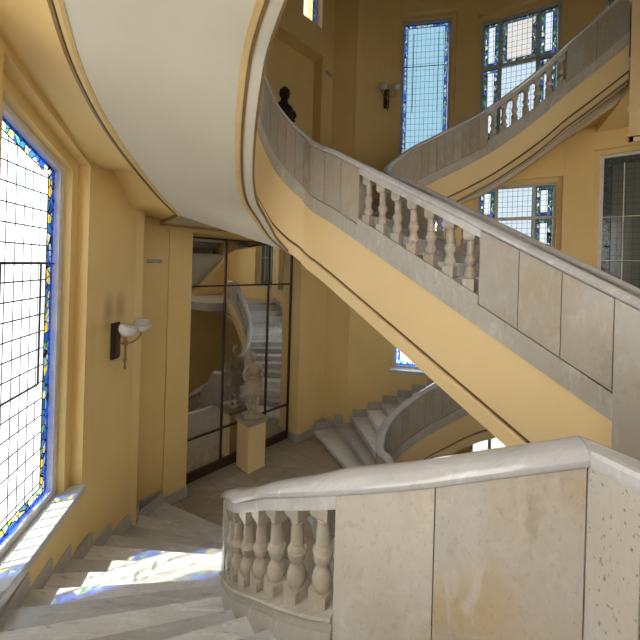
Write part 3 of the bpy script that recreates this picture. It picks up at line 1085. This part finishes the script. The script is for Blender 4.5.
def quad_uv(bm, a, b, z0, z1, uvp, uvs):
    w = (b.xy - a.xy).length; h = z1 - z0
    vs = [bm.verts.new((a.x, a.y, z0)), bm.verts.new((b.x, b.y, z0)), bm.verts.new((b.x, b.y, z1)), bm.verts.new((a.x, a.y, z1))]
    f = bm.faces.new(vs)
    for lp, q in zip(f.loops, ((0, 0), (w, 0), (w, h), (0, h))):
        lp[uvp].uv = q; lp[uvs].uv = (w, h)
    return f


WN = [0]


def window(seg, side, zr, lights, frame_mat, rows, mats, step=(0.12, 0.085, 0.11), fr=0.055, bars=None, sill=True, bar_mat=None, fdepth=0.06):
    """A stepped reveal, a frame and leaded panes. lights: relative light widths; rows: list of z splits (absolute); mats[row][light]."""
    WN[0] += 1
    a, b = Vector(seg[0]), Vector(seg[1])
    d = (b - a).normalized(); nrm = Vector((-d.y, d.x))      # outwards for t > 0
    z0, z1 = zr[0], zr[1]
    sl_ = (zr[2] - zr[1]) if len(zr) > 2 else 0.0
    mid = (a + b) / 2
    m0 = W(mid.x, mid.y * side)
    root = empty('window_%d' % WN[0], Vector((m0.x, m0.y, z0)), kind='structure')
    P = lambda u, n: W((a + d * u + nrm * n).x, (a + d * u + nrm * n).y * side)
    L = (b - a).length
    d1, ins, d2 = step
    T = lambda u, z: z + sl_ * u / L          # raking head

    def blk(bm, ua, ub, n0, n1, za, zb, rake_lo=False, rake_hi=False):
        lo = [T(ua, za), T(ub, za), T(ub, za), T(ua, za)] if rake_lo else za
        hi = [T(ua, zb), T(ub, zb), T(ub, zb), T(ua, zb)] if rake_hi else zb
        prism(bm, [P(ua, n0), P(ub, n0), P(ub, n1), P(ua, n1)], lo, hi)

    def ring(bm, o, i, za, zb, ia, ib, n0, n1, bottom=True):
        blk(bm, o, i, n0, n1, za, zb, False, True)
        blk(bm, L - i, L - o, n0, n1, za, zb, False, True)
        blk(bm, i, L - i, n0, n1, ib, zb, True, True)
        if bottom:
            blk(bm, i, L - i, n0, n1, za, ia)
    bm = bmesh.new()
    ring(bm, -0.12, ins, z0 - 0.05, z1 + 0.12, z0, z1 - ins, d1, d1 + d2, bottom=False)
    obj('reveal', bm, M_WALL, root)
    x0 = ins; zt = z1 - ins
    zb = z0 + (0.03 if sill else 0.0)
    n0 = d1 + d2
    bm = bmesh.new()
    ring(bm, x0 - 0.02, x0 + fr, zb, zt + 0.02, zb + fr, zt - fr, n0 - 0.035, n0 + fdepth)
    obj('frame', bm, frame_mat, root, bevel=0.006)
    u0, u1 = x0 + fr, L - x0 - fr
    tot = sum(lights)
    edges = [u0]
    for w in lights:
        edges.append(edges[-1] + (u1 - u0) * w / tot)
    zs = [zb + fr] + list(rows) + [zt - fr]
    mw = 0.03
    if len(lights) > 1 or rows:
        bm = bmesh.new()
        for e in edges[1:-1]:
            prism(bm, [P(e - mw, n0 - 0.02), P(e + mw, n0 - 0.02), P(e + mw, n0 + fdepth), P(e - mw, n0 + fdepth)], zs[0], zs[-1])
        for z in zs[1:-1]:
            prism(bm, [P(u0, n0 - 0.024), P(u1, n0 - 0.024), P(u1, n0 + fdepth), P(u0, n0 + fdepth)], z - 0.032, z + 0.032)
        obj('mullion', bm, frame_mat, root)
    for r in range(len(zs) - 1):
        for l in range(len(lights)):
            bm = bmesh.new()
            uvp = bm.loops.layers.uv.new('pane'); uvs = bm.loops.layers.uv.new('size')
            ua, ub = edges[l] + (mw if l else 0), edges[l + 1] - (mw if l < len(lights) - 1 else 0)
            za, zc = zs[r] + (0.03 if r else 0), zs[r + 1] - (0.03 if r < len(zs) - 2 else 0)
            ta, tb = (T(ua, zc), T(ub, zc)) if r == len(zs) - 2 else (zc, zc)
            pa, pb = P(ua, n0 + 0.02), P(ub, n0 + 0.02)
            w = (pb.xy - pa.xy).length
            m_ = 8
            for i in range(m_):
                f0, f1 = i / m_, (i + 1) / m_
                q0, q1 = pa.lerp(pb, f0), pa.lerp(pb, f1)
                h0, h1 = ta + (tb - ta) * f0, ta + (tb - ta) * f1
                vs = [bm.verts.new((q0.x, q0.y, za)), bm.verts.new((q1.x, q1.y, za)), bm.verts.new((q1.x, q1.y, h1)), bm.verts.new((q0.x, q0.y, h0))]
                fc = bm.faces.new(vs)
                for lp, q, hh in zip(fc.loops, ((w * f0, 0), (w * f1, 0), (w * f1, h1 - za), (w * f0, h0 - za)), (h0, h1, h1, h0)):
                    lp[uvp].uv = q; lp[uvs].uv = (w, hh - za)
            me = bpy.data.meshes.new('stained_glass'); bm.to_mesh(me); bm.free()
            link('stained_glass', me, mats[r][l], root)
    if bars:
        for nm, pts in bars:
            bm = bmesh.new()
            for (ua, za, ub, zc) in pts:
                A, B = P(u0 + ua * (u1 - u0), n0 + 0.008), P(u0 + ub * (u1 - u0), n0 + 0.008)
                tube(bm, [(A.x, A.y, za), (B.x, B.y, zc)], 0.009, 6)
            obj(nm, bm, bar_mat or M_LEAD, root)
    if sill:
        bm = bmesh.new()
        prism(bm, [P(0.004, -0.045), P(L - 0.004, -0.045), P(L - 0.004, n0 + 0.0), P(0.004, n0 + 0.0)], z0 - 0.055, z0 + 0.03)
        obj('sill', bm, M_SILL, root, bevel=0.012)
    return root


bars_l = [('sash_bar', [(0.0, 3.93, 1.0, 3.93), (0.22, 2.75, 0.78, 2.75), (0.22, 2.75, 0.22, 3.93), (0.78, 2.75, 0.78, 3.93)])]
window(W1, 1, TALL_LO, [1], M_FRAMEW, [], [[G_LEFT]], bars=bars_l, fr=0.07, step=(0.12, 0.115, 0.11))
window(W1, -1, TALL_LO, [1], M_FRAMEW, [], [[G_CLEAR]], bars=bars_l)
bars_u = [('sash_bar', [(0.0, 9.02, 1.0, 9.02), (0.22, 7.9, 0.22, 9.85), (0.78, 7.9, 0.78, 9.85)])]
window(W1, -1, TALL_UP, [1], M_FRAME, [], [[G_BLUE]], bars=bars_u)
window(W1, 1, TALL_UP, [1], M_FRAME, [], [[G_DARK]], bars=bars_u)
for sd in (-1, 1):
    window(W2, sd, TRI_LO, [0.8, 1.7, 0.8], M_FRAME, [5.18], [[G_SIDE, G_COOL, G_SIDE], [G_SIDE, G_COOL, G_SIDE]] if sd < 0 else [[G_FROST] * 3, [G_FROST] * 3])
    window(W2, sd, TRI_UP, [0.8, 1.7, 0.8], M_FRAME, [8.76], [[G_SIDE, G_COOL, G_SIDE], [G_SIDE, G_PINK, G_SIDE]] if sd < 0 else [[G_DARK] * 3, [G_DARK] * 3])
bars_d = [('sash_bar', [(0.28, 3.2, 0.28, 6.2), (0.72, 3.2, 0.72, 6.2), (0.0, 5.13, 1.0, 5.13), (0.0, 4.25, 1.0, 4.25)])]
for sd in (-1, 1):
    window(W3, sd, W3_LO, [1], M_FRAMEW, [], [[G_DARK if sd < 0 else G_FROSTW]], bars=bars_d, bar_mat=M_BARW)
    window(W3, sd, W3_UP, [1], M_FRAMEW, [], [[G_DARK]], bars=None)

for sd in (-1, 1):
    window(W2, sd, TRI_BASE, [0.8, 1.7, 0.8], M_FRAME, [], [[G_FROST] * 3])
# apse (mirror) wall: niche in the middle, flat piers both sides, high window above
NICHE_LO, NICHE_UP = 4.50, 9.02
bm = bmesh.new()
def slab(s0, s1, t0, t1, z0, z1):
    prism(bm, [W(s0, t0), W(s0, t1), W(s1, t1), W(s1, t0)], z0, z1)
slab(-0.42, -0.03, -2.7, 2.7, ZB, 9.66)
slab(-0.42, -0.03, -2.7, -1.78, 9.66, ZT); slab(-0.42, -0.03, -0.95, 2.7, 9.66, ZT)
slab(-0.42, -0.03, -1.78, -0.95, 11.8, ZT)
for sg in (1, -1):
    t0, t1 = sorted(((1.37 if sg > 0 else 1.22) * sg, 1.76 * sg)); slab(-0.03, 0.31, t0, t1, ZB, NICHE_LO)
    t0, t1 = sorted((1.76 * sg, 2.75 * sg)); slab(-0.03, 0.262, t0, t1, ZB, 9.30)
    slab(-0.03, 0.262, t0, t1, 9.30, ZT)
slab(-0.03, 0.31, -1.76, 1.76, NICHE_LO, H)
slab(-0.03, 0.31, -1.76, 1.76, NICHE_UP, 9.66)
slab(-0.03, 0.31, -1.76, -1.66, 9.66, ZT); slab(-0.03, 0.31, -1.06, 1.76, 9.66, ZT); slab(-0.03, 0.31, -1.66, -1.06, 11.7, ZT)
tag(obj('wall_back', bm, M_WALL), kind='structure')
WN[0] += 1
wr = empty('window_%d' % WN[0], W(0.1, -1.36, 9.3), kind='structure')
bm = bmesh.new()
for q in ((-1.67, -1.63, 9.66, 11.7), (-1.09, -1.05, 9.66, 11.7)):
    prism(bm, [W(0.05, q[0]), W(0.05, q[1]), W(0.14, q[1]), W(0.14, q[0])], q[2], q[3])
prism(bm, [W(0.05, -1.67), W(0.05, -1.05), W(0.14, -1.05), W(0.14, -1.67)], 9.65, 9.70)
obj('frame', bm, M_FRAMEW, wr)
bm = bmesh.new(); uvp = bm.loops.layers.uv.new('pane'); uvs = bm.loops.layers.uv.new('size')
quad_uv(bm, W(0.09, -1.64), W(0.09, -1.08), 9.69, 11.72, uvp, uvs)
me = bpy.data.meshes.new('stained_glass'); bm.to_mesh(me); bm.free(); link('stained_glass', me, G_HIGH, wr)

# baseboards on the landing
for i, (z, nm) in enumerate(((0.0, 'baseboard_left'), (0.0, 'baseboard_right'))):
    sg = 1 if i == 0 else -1
    bm = bmesh.new()
    ti = 1.35 if sg > 0 else 1.20
    prism(bm, [W(0.30, ti * sg), W(0.335, ti * sg), W(0.335, 1.78 * sg), W(0.30, 1.78 * sg)], ZL, 0.07)
    prism(bm, [W(0.255, 1.76 * sg), W(0.29, 1.76 * sg), W(0.30, 2.16 * sg), W(0.255, 2.16 * sg)], 0, 0.17)
    prism(bm, [W(0.262, 2.11 * sg), W(0.27, 2.16 * sg), W(0.74, 2.32 * sg), W(0.76, 2.28 * sg)], 0, 0.17)
    prism(bm, [W(0.022, (ti - .01) * sg), W(0.31, (ti - .01) * sg), W(0.31, (ti + .035) * sg), W(0.022, (ti + .035) * sg)], ZL, 0.07)
    tag(obj(nm, bm, M_SKIRT, bevel=0.008), kind='structure')

# far end behind the viewer and the roof
bm = bmesh.new()
def slab2(s0, s1, t0, t1, z0, z1):
    prism(bm, [W(s0, t0), W(s0, t1), W(s1, t1), W(s1, t0)], z0, z1)
S0, S1 = 9.2, 9.6
op = [(-2.6, -1.4), (1.4, 2.6)]  # unglazed openings added behind the viewer to let daylight in
for za, zb in ((ZB, 3.2), (6.4, ZT)):
    slab2(S0, S1, -5.4, 5.4, za, zb)
for za, zb in ((3.2, 6.4),):
    for t0, t1 in ((-5.4, -2.6), (-1.4, 1.4), (2.6, 5.4)):
        slab2(S0, S1, t0, t1, za, zb)
tag(obj('wall_front', bm, M_WALL), kind='structure')
bm = bmesh.new()
prism(bm, [W(-0.5, -5.6), W(-0.5, 5.6), W(9.7, 5.6), W(9.7, -5.6)], ZT - 0.01, ZT + 0.3)
tag(obj('ceiling', bm, M_SOFFIT), kind='structure')

# pier at the head of the upper right flight
pc = (5.90, -2.95)
bm = bmesh.new()
def sq(s, t, r, z0, z1): prism(bm, [W(s - r, t - r), W(s - r, t + r), W(s + r, t + r), W(s + r, t - r)], z0, z1)
sq(pc[0], pc[1], 0.155, 6.05, ZT); sq(pc[0], pc[1], 0.175, 6.42, 6.52); sq(pc[0], pc[1], 0.170, 6.05, 6.10); sq(pc[0], pc[1], 0.10, 5.98, 6.06)
root = empty('pier', W(pc[0], pc[1], 6.0), 'slim ochre pier at the right edge where the upper balustrade ends', 'pier')
obj('shaft', bm, M_FASCIA, root, bevel=0.006)

# end pier of the near balustrade, turning towards the viewer
root = empty('balustrade_pier', W(5.95, 2.12, FL), 'spotted grey marble pier closing the near balustrade at bottom right', 'pier')
def poly_prism(pts, z0, z1):
    bm = bmesh.new(); prism(bm, [W(s, t) for s, t in pts], z0, z1); return bm
zc = FL
obj('shaft', poly_prism([(5.8115, 2.288), (5.962, 2.362), (6.02, 2.25), (5.775, 2.18)], FL - 0.1, FL + 0.758), M_PIER, root, bevel=0.004)
obj('side_panel', poly_prism([(5.968, 2.365), (6.5, 2.59), (6.55, 2.47), (6.02, 2.26)], FL - 0.1, FL + 0.758), M_PANEL, root, bevel=0.003)
obj('cap', poly_prism([(5.816, 2.306), (6.5, 2.625), (6.58, 2.47), (5.752, 2.168)], FL + 0.755, FL + 0.833), M_RAIL, root, bevel=0.024)
# ------------------------------------------------------------------ mirror
root = empty('mirror', W(0.0, 0.0, 0.02), 'tall dark-barred wall mirror behind the pedestal statue, reflecting the stairs', 'mirror')
cols = [-1.19, -0.534, 0.534, 1.365]; rws = [0.06, 0.69, 3.53, 4.44]
for i in range(3):
    for j in range(3):
        bm = bmesh.new()
        prism(bm, [W(-0.028, cols[i]), W(-0.012, cols[i]), W(-0.012, cols[i + 1]), W(-0.028, cols[i + 1])], rws[j], rws[j + 1])
        obj('mirror_pane', bm, M_MIRROR, root)
bm = bmesh.new()
for c in cols:
    prism(bm, [W(-0.012, c - 0.017), W(0.012, c - 0.017), W(0.012, c + 0.017), W(-0.012, c + 0.017)], 0.02, 4.46)
for z in rws:
    prism(bm, [W(-0.012, -1.2), W(0.010, -1.2), W(0.010, 1.37), W(-0.012, 1.37)], z - 0.016, z + 0.016)
prism(bm, [W(-0.028, -1.2), W(0.02, -1.2), W(0.02, 1.37), W(-0.028, 1.37)], ZL, 0.06)
obj('frame', bm, M_DARKWOOD, root)

# ------------------------------------------------------------------ pedestal and statue
def pedestal(c, z, h, label, w=0.19):
    root = empty('pedestal', W(c[0], c[1], z), label, 'pedestal')
    bm = bmesh.new(); 
    def q(r, z0, z1): prism(bm, [W(c[0] - r, c[1] - r), W(c[0] - r, c[1] + r), W(c[0] + r, c[1] + r), W(c[0] + r, c[1] - r)], z + z0, z + z1)
    q(w, 0, h - 0.06)
    obj('body', bm, M_FASCIA, root, bevel=0.006)
    bm = bmesh.new(); q(w + 0.035, h - 0.06, h); q(w + 0.015, h - 0.085, h - 0.06)
    obj('top_slab', bm, M_STATUE, root, bevel=0.006)
    return root


PED = (0.33, 0.05)
pedestal(PED, ZL, 0.99, 'ochre painted square pedestal with stone slab in front of the mirror', 0.205)


def remeshed(name, bm, mat, parent, vox, smooth_it=4):
    o = obj(name, bm, mat, parent)
    r = o.modifiers.new('skin', 'REMESH'); r.mode = 'VOXEL'; r.voxel_size = vox
    s = o.modifiers.new('soft', 'SMOOTH'); s.iterations = smooth_it; s.factor = 0.5
    try:
        r.use_smooth_shade = True
    except Exception:
        pass
    return o


def figure_matrix(c, z, yaw):
    return Matrix.Translation(W(c[0], c[1], z)) @ Matrix.Rotation(yaw, 4, 'Z')


def limb(bm, M, pts, rad, seg=10):
    tube(bm, [M @ Vector(p) for p in pts], rad, seg)


SZ = ZL + 0.99
root = empty('statue', W(PED[0], PED[1], SZ), 'weathered stone statue of a standing youth in a short pleated tunic on the ochre pedestal', 'statue')
yaw = math.atan2(ES.y, ES.x) + PI / 2 - 0.35       # front (-y local) looks along +s
M = figure_matrix(PED, SZ, yaw)
bm = bmesh.new()
k = 1.30 / 1.75
def S(x, y, z): return (x * k, y * k, z * k)
# plinth
boxm(bm, M, 0.36, 0.32, 0.05, (0, 0.0, 0.028))
# legs: weight on one, the other set back with bent knee
limb(bm, M, [S(-.085, .0, .95), S(-.095, -.02, .70), S(-.09, -.015, .50), S(-.095, .01, .28), S(-.09, .015, .10), S(-.09, 0, .05)], [.085 * k, .078 * k, .052 * k, .056 * k, .036 * k, .04 * k])
limb(bm, M, [S(.085, .0, .95), S(.115, -.06, .70), S(.12, -.07, .52), S(.12, .02, .30), S(.12, .07, .12), S(.12, .06, .06)], [.085 * k, .076 * k, .052 * k, .055 * k, .036 * k, .04 * k])
limb(bm, M, [S(-.09, .03, .055), S(-.10, -.06, .05), S(-.11, -.15, .045)], [.04 * k, .045 * k, .032 * k])
limb(bm, M, [S(.12, .07, .06), S(.14, -.02, .05), S(.16, -.10, .045)], [.04 * k, .045 * k, .032 * k])
# torso
lathe(bm, [(0.05, .86), (.16, .88), (.165, .98), (.135, 1.10), (.15, 1.22), (.175, 1.34), (.16, 1.42), (.07, 1.47), (.055, 1.55)], M @ Matrix.Diagonal((k, k * 0.68, k, 1)), 18)
# pleated skirt of the tunic
prof = []
rings = []
for zz, rr in ((1.02, .15), (.92, .19), (.80, .215), (.70, .235), (.64, .24)):
    ring = []
    for a in range(48):
        th = a / 48 * 2 * PI
        r = rr * (1 + (0.075 * math.sin(th * 12) if zz < 1.0 else 0.02))
        ring.append(bm.verts.new(M @ Vector((r * math.cos(th) * k, r * 0.78 * math.sin(th) * k, zz * k))))
    rings.append(ring)
for a, b in zip(rings[:-1], rings[1:]):
    for i in range(48):
        bm.faces.new((a[i], a[(i + 1) % 48], b[(i + 1) % 48], b[i]))
bm.faces.new(rings[0][::-1]); bm.faces.new(rings[-1])
# girdle and blouse fold
lathe(bm, [(.10, 1.03), (.175, 1.035), (.185, 1.06), (.17, 1.10), (.10, 1.11)], M @ Matrix.Diagonal((k, k * .74, k, 1)), 18)
# right arm raised to the shoulder fastening a cloak, left arm bent at the side
limb(bm, M, [S(-.17, 0, 1.38), S(-.25, -.02, 1.22), S(-.255, -.08, 1.10), S(-.19, -.17, 1.22), S(-.13, -.17, 1.33)], [.055 * k, .048 * k, .043 * k, .036 * k, .03 * k])
limb(bm, M, [S(.17, 0, 1.38), S(.245, .01, 1.20), S(.25, -.01, 1.06), S(.20, -.14, 1.12), S(.15, -.19, 1.20)], [.055 * k, .048 * k, .043 * k, .036 * k, .03 * k])
# cloak falling down the left side and a trunk support behind
for i in range(5):
    x = .17 + .022 * i
    limb(bm, M, [S(x - .03, .07, 1.40), S(x + .02, .08, 1.15), S(x + .015, .09, .90), S(x + .02, .10, .62 + .03 * (i % 2))], [.03 * k, .034 * k, .036 * k, .03 * k])
limb(bm, M, [S(.02, .13, .02), S(.02, .13, .40), S(.03, .11, .75)], [.085 * k, .07 * k, .06 * k])
for i in range(6):
    x = -.12 + .05 * i
    limb(bm, M, [S(x, -.115 + abs(x) * .3, 1.38), S(x * .8, -.125 + abs(x) * .3, 1.22), S(x * .9, -.115 + abs(x) * .25, 1.08)], [.012 * k, .016 * k, .012 * k], 6)
# neck and head turned to one side
HM = M @ Matrix.Translation(S(-.005, -.01, 1.64)) @ Matrix.Rotation(0.45, 4, 'Z')
limb(bm, M, [S(0, 0, 1.44), S(0, -.005, 1.58)], [.055 * k, .05 * k])
ellips(bm, (0, 0, 0), .078 * k, .098 * k, .115 * k, HM)
ellips(bm, (0, -.02 * k, -.06 * k), .055 * k, .07 * k, .06 * k, HM)
ellips(bm, (0, -.10 * k, -.012 * k), .013 * k, .02 * k, .03 * k, HM)
ellips(bm, (0, -.085 * k, -.058 * k), .025 * k, .015 * k, .01 * k, HM)
body = remeshed('figure', bm, M_STATUE, root, 0.0085, 2)
bm = bmesh.new()
for i in range(46):
    th = random.uniform(0, 2 * PI); ph = random.uniform(0.0, 1.25)
    p = Vector((math.sin(ph) * math.cos(th) * .082 * k, .02 * k + math.sin(ph) * math.sin(th) * .10 * k, .01 * k + math.cos(ph) * .115 * k))
    if p.y < -.05 * k and p.z < .05 * k: continue
    ellips(bm, p, .024 * k, .024 * k, .02 * k, HM, 8, 6)
for side_ in (-1, 1):
    ellips(bm, (side_ * .079 * k, .0, -.01 * k), .012 * k, .02 * k, .03 * k, HM, 8, 6)
remeshed('hair', bm, M_STATUE, root, 0.008, 1)

# dark bronze bust on the upper landing
BP = (0.72, -0.24)
proot = pedestal(BP, H, 1.74, 'tall ochre pedestal on the upper landing carrying the dark bust', 0.16)
BZ = H + 1.74
root = empty('bust', W(BP[0], BP[1], BZ), 'dark bronze bust showing above the upper handrail, left of centre', 'bust')
M = figure_matrix(BP, BZ, yaw + 0.2)
bm = bmesh.new()
lathe(bm, [(.11, .0), (.11, .03), (.07, .05), (.055, .10), (.08, .14)], M, 16)
lathe(bm, [(.06, .12), (.15, .18), (.215, .30), (.225, .38), (.20, .46), (.12, .52), (.078, .56), (.072, .62)], M @ Matrix.Diagonal((1, .62, 1, 1)), 18)
for sx in (-1, 1):
    limb(bm, M, [(sx * .19, 0, .41), (sx * .235, 0, .32), (sx * .22, -.01, .22)], [.07, .065, .05])
HM = M @ Matrix.Translation((0, -.015, .685)) @ Matrix.Rotation(-0.25, 4, 'Z') @ Matrix.Scale(1.12, 4)
limb(bm, M, [(0, 0, .48), (0, -.008, .64)], [.08, .072])
ellips(bm, (0, 0, 0), .082, .104, .12, HM)
ellips(bm, (0, -.025, -.06), .06, .075, .066, HM)
ellips(bm, (0, -.108, -.014), .014, .022, .032, HM)
for sx in (-1, 1):
    ellips(bm, (sx * .03, -.09, .018), .018, .012, .009, HM)
    ellips(bm, (sx * .083, .005, -.01), .013, .022, .034, HM)
ellips(bm, (0, -.094, -.062), .026, .014, .011, HM)
for i in range(5):
    limb(bm, M, [(-.15 + .03 * i, -.10, .42 - .01 * i), (-.05 + .03 * i, -.135, .32), (.06 + .02 * i, -.12, .24 + .02 * i)], [.016, .02, .015], 6)
remeshed('head_and_shoulders', bm, M_BRONZE, root, 0.011, 2)
bm = bmesh.new()
for i in range(70):
    th = random.uniform(0, 2 * PI); ph = random.uniform(0, 1.5)
    p = Vector((math.sin(ph) * math.cos(th) * .085, .018 + math.sin(ph) * math.sin(th) * .105, .014 + math.cos(ph) * .12))
    if p.y < -.06 and p.z < .07: continue
    ellips(bm, p, .022, .022, .018, HM, 8, 6)
remeshed('hair', bm, M_BRONZE, root, 0.009, 1)

# ------------------------------------------------------------------ wall sconces
def wall_frame(s, side):
    """point on the side wall at s, with the tangent and inward normal in world space"""
    t = wall_t(s)
    a, b = W(s - 0.05, wall_t(s - 0.05) * side), W(s + 0.05, wall_t(s + 0.05) * side)
    d = (b - a).normalized()
    n = Vector((-d.y, d.x, 0))
    c = W(s, 0) - W(s, t * side)
    if n.dot(c) < 0: n = -n
    return W(s, t * side), d, n


def sconce(s, side, z, label):
    p, d, n = wall_frame(s, side)
    p = Vector((p.x, p.y, z))
    root = empty('wall_sconce', p, label, 'wall lamp', 'two-armed brass wall sconces')
    M = Matrix(((d.x, n.x, 0, p.x), (d.y, n.y, 0, p.y), (0, 0, 1, p.z), (0, 0, 0, 1))) @ Matrix.Scale(1.2, 4)
    bm = bmesh.new(); boxm(bm, M, 0.11, 0.03, 0.38, (0, 0.020, 0)); boxm(bm, M, 0.08, 0.02, 0.34, (0, 0.042, 0))
    obj('backplate', bm, M_DARKWOOD, root, bevel=0.006)
    bm = bmesh.new()
    lathe(bm, [(0.004, -0.30), (0.012, -0.285), (0.016, -0.27), (0.008, -0.25), (0.011, -0.23), (0.02, -0.20), (0.012, -0.17), (0.010, -0.06), (0.026, -0.03), (0.026, -0.005),
               (0.012, 0.01), (0.012, 0.06), (0.022, 0.08), (0.008, 0.10)], M @ Matrix.Translation((0, 0.13, 0.0)), 12)
    tube(bm, [M @ Vector(q) for q in ((0, 0.04, -0.02), (0, 0.08, -0.03), (0, 0.13, -0.015))], 0.011, 8)
    obj('stem', bm, M_BRASS, root, smooth=True)
    for sg in (-1, 1):
        bm = bmesh.new()
        q = [(0, 0.13, -0.015), (sg * 0.05, 0.15, -0.03), (sg * 0.10, 0.18, -0.015), (sg * 0.135, 0.205, 0.03), (sg * 0.14, 0.21, 0.075)]
        tube(bm, [M @ Vector(v) for v in q], [0.011, 0.010, 0.010, 0.011, 0.02], 8)
        T = M @ Matrix.Translation((sg * 0.14, 0.21, 0.08))
        lathe(bm, [(0.012, -0.02), (0.035, -0.005), (0.04, 0.012), (0.03, 0.016)], T, 14)
        arm = obj('arm', bm, M_BRASS, root, smooth=True)
        bm = bmesh.new()
        T = T @ Matrix.Rotation(-sg * 0.25, 4, 'Y') @ Matrix.Rotation(-0.3, 4, 'X')
        lathe(bm, [(0.02, 0.0), (0.055, 0.012), (0.082, 0.04), (0.094, 0.075), (0.088, 0.105), (0.082, 0.112), (0.078, 0.105), (0.084, 0.075), (0.073, 0.044), (0.048, 0.02), (0.012, 0.012)], T, 20)
        obj('lamp_shade', bm, M_SHADE, arm, smooth=True)
    return root


sconce(1.19, 1, 2.97, 'two-armed brass wall sconce on dark board beside the tall left window')
sconce(1.34, -1, 8.10, 'two-armed brass wall sconce left of the upper pale blue window')


def emergency_light(sgn, z, label):
    p = W(0.262, 1.98 * sgn, z)
    root = empty('emergency_light', p, label, 'emergency light', 'small emergency lights')
    M = Matrix(((ET.x, ES.x, 0, p.x), (ET.y, ES.y, 0, p.y), (0, 0, 1, p.z), (0, 0, 0, 1)))
    bm = bmesh.new(); boxm(bm, M, 0.22, 0.05, 0.06, (0, 0.026, 0))
    obj('housing', bm, M_GREYP, root, bevel=0.008)
    for x in (-0.055, 0.055):
        bm = bmesh.new(); ellips(bm, (x, 0.05, -0.008), 0.034, 0.018, 0.022, M, 14, 8)
        obj('lens', bm, M_SHADE, root, smooth=True)


emergency_light(1, 3.98, 'small twin-lens emergency light on the recess left of the mirror')
emergency_light(-1, 8.72, 'small emergency light high on the upper wall, right of the dark bust')

# ------------------------------------------------------------------ neighbouring building seen through the dim window
bm = bmesh.new()
boxm(bm, Matrix.Translation(W(7.45, -8.0, 4.5)) @ Matrix.Rotation(math.atan2(ES.y, ES.x), 4, 'Z'), 5.5, 0.6, 13.0)
root = tag(obj('neighbouring_building', bm, simple('grey render', (0.10, 0.105, 0.095), 0.9)), 'dark grey neighbouring building outside the dim right-hand window', 'building')

# ------------------------------------------------------------------ light
wld = bpy.data.worlds.new('daylight')
bpy.context.scene.world = wld
wld.use_nodes = True
nt = wld.node_tree
bg = nt.nodes['Background']
tc = nt.nodes.new('ShaderNodeTexCoord')
sp = nt.nodes.new('ShaderNodeSeparateXYZ'); nt.links.new(tc.outputs['Generated'], sp.inputs[0])
skc = ramp(nt, [(0.0, (0.50, 0.50, 0.48)), (0.48, (0.74, 0.75, 0.75)), (0.52, (0.95, 0.97, 1.0)), (1.0, (0.75, 0.87, 1.0))], math_node(nt, 'MULTIPLY_ADD', sp.outputs[2], 0.5, 0.5))
nt.links.new(skc, bg.inputs[0])
bg.inputs[1].default_value = 6.0

sun = bpy.data.lights.new('sun', 'SUN'); sun.energy = 17.0; sun.angle = 0.02; sun.color = (1.0, 0.95, 0.86)
so = bpy.data.objects.new('sun', sun); C.objects.link(so)
sd = Vector((1.75, 0.72, -3.2)).normalized()
so.rotation_euler = sd.to_track_quat('-Z', 'Y').to_euler()


def portal(a, b, z0, z1, off, name):
    a, b = Vector(a), Vector(b)
    d = b - a
    li = bpy.data.lights.new(name, 'AREA'); li.shape = 'RECTANGLE'
    li.size = d.xy.length; li.size_y = z1 - z0
    li.cycles.is_portal = True
    o = bpy.data.objects.new(name, li); C.objects.link(o)
    c = (a + b) / 2
    n = Vector((-d.y, d.x, 0)).normalized()
    cen = W(4.0, 0) - c
    if n.dot(Vector((cen.x, cen.y, 0))) < 0: n = -n
    o.location = Vector((c.x, c.y, (z0 + z1) / 2)) - n * off
    o.rotation_euler = n.to_track_quat('-Z', 'Z').to_euler()


for sg in (1, -1):
    for seg, zz in ((W1, (TALL_LO, TALL_UP)), (W2, (TRI_BASE, TRI_LO, TRI_UP)), (W3, (W3_LO, W3_UP))):
        for z in zz:
            portal(W(seg[0][0], seg[0][1] * sg), W(seg[1][0], seg[1][1] * sg), z[0], z[-1], 0.45, 'window_portal')
for t0, t1 in op:
    for z in ((3.2, 6.4),):
        portal(W(9.2, t0), W(9.2, t1), z[0], z[1], 0.45, 'window_portal')

# ------------------------------------------------------------------ camera
cam = bpy.data.cameras.new('camera')
cam.sensor_width = 36.0
cam.lens = 332.8 / 640 * 36
cam.shift_y = -(320 - 265) / 640
cam.clip_start = 0.02
co = bpy.data.objects.new('camera', cam); C.objects.link(co)
r = 0.0285
R = Vector((math.cos(r), 0, math.sin(r))); U = Vector((-math.sin(r), 0, math.cos(r))); F = Vector((0, 1, 0))
co.matrix_world = Matrix(((R.x, U.x, -F.x, 0), (R.y, U.y, -F.y, 0), (R.z, U.z, -F.z, EYE), (0, 0, 0, 1)))
sc = bpy.context.scene
sc.camera = co
sc.view_settings.view_transform = 'Standard'
sc.view_settings.look = 'None'
sc.view_settings.exposure = 0.2
sc.view_settings.gamma = 1.0
sc.view_settings.use_curve_mapping = False
sc.cycles.use_denoising = True
sc.cycles.max_bounces = 10
sc.cycles.diffuse_bounces = 7
sc.cycles.glossy_bounces = 5
sc.cycles.transparent_max_bounces = 12
sc.cycles.sample_clamp_indirect = 8.0
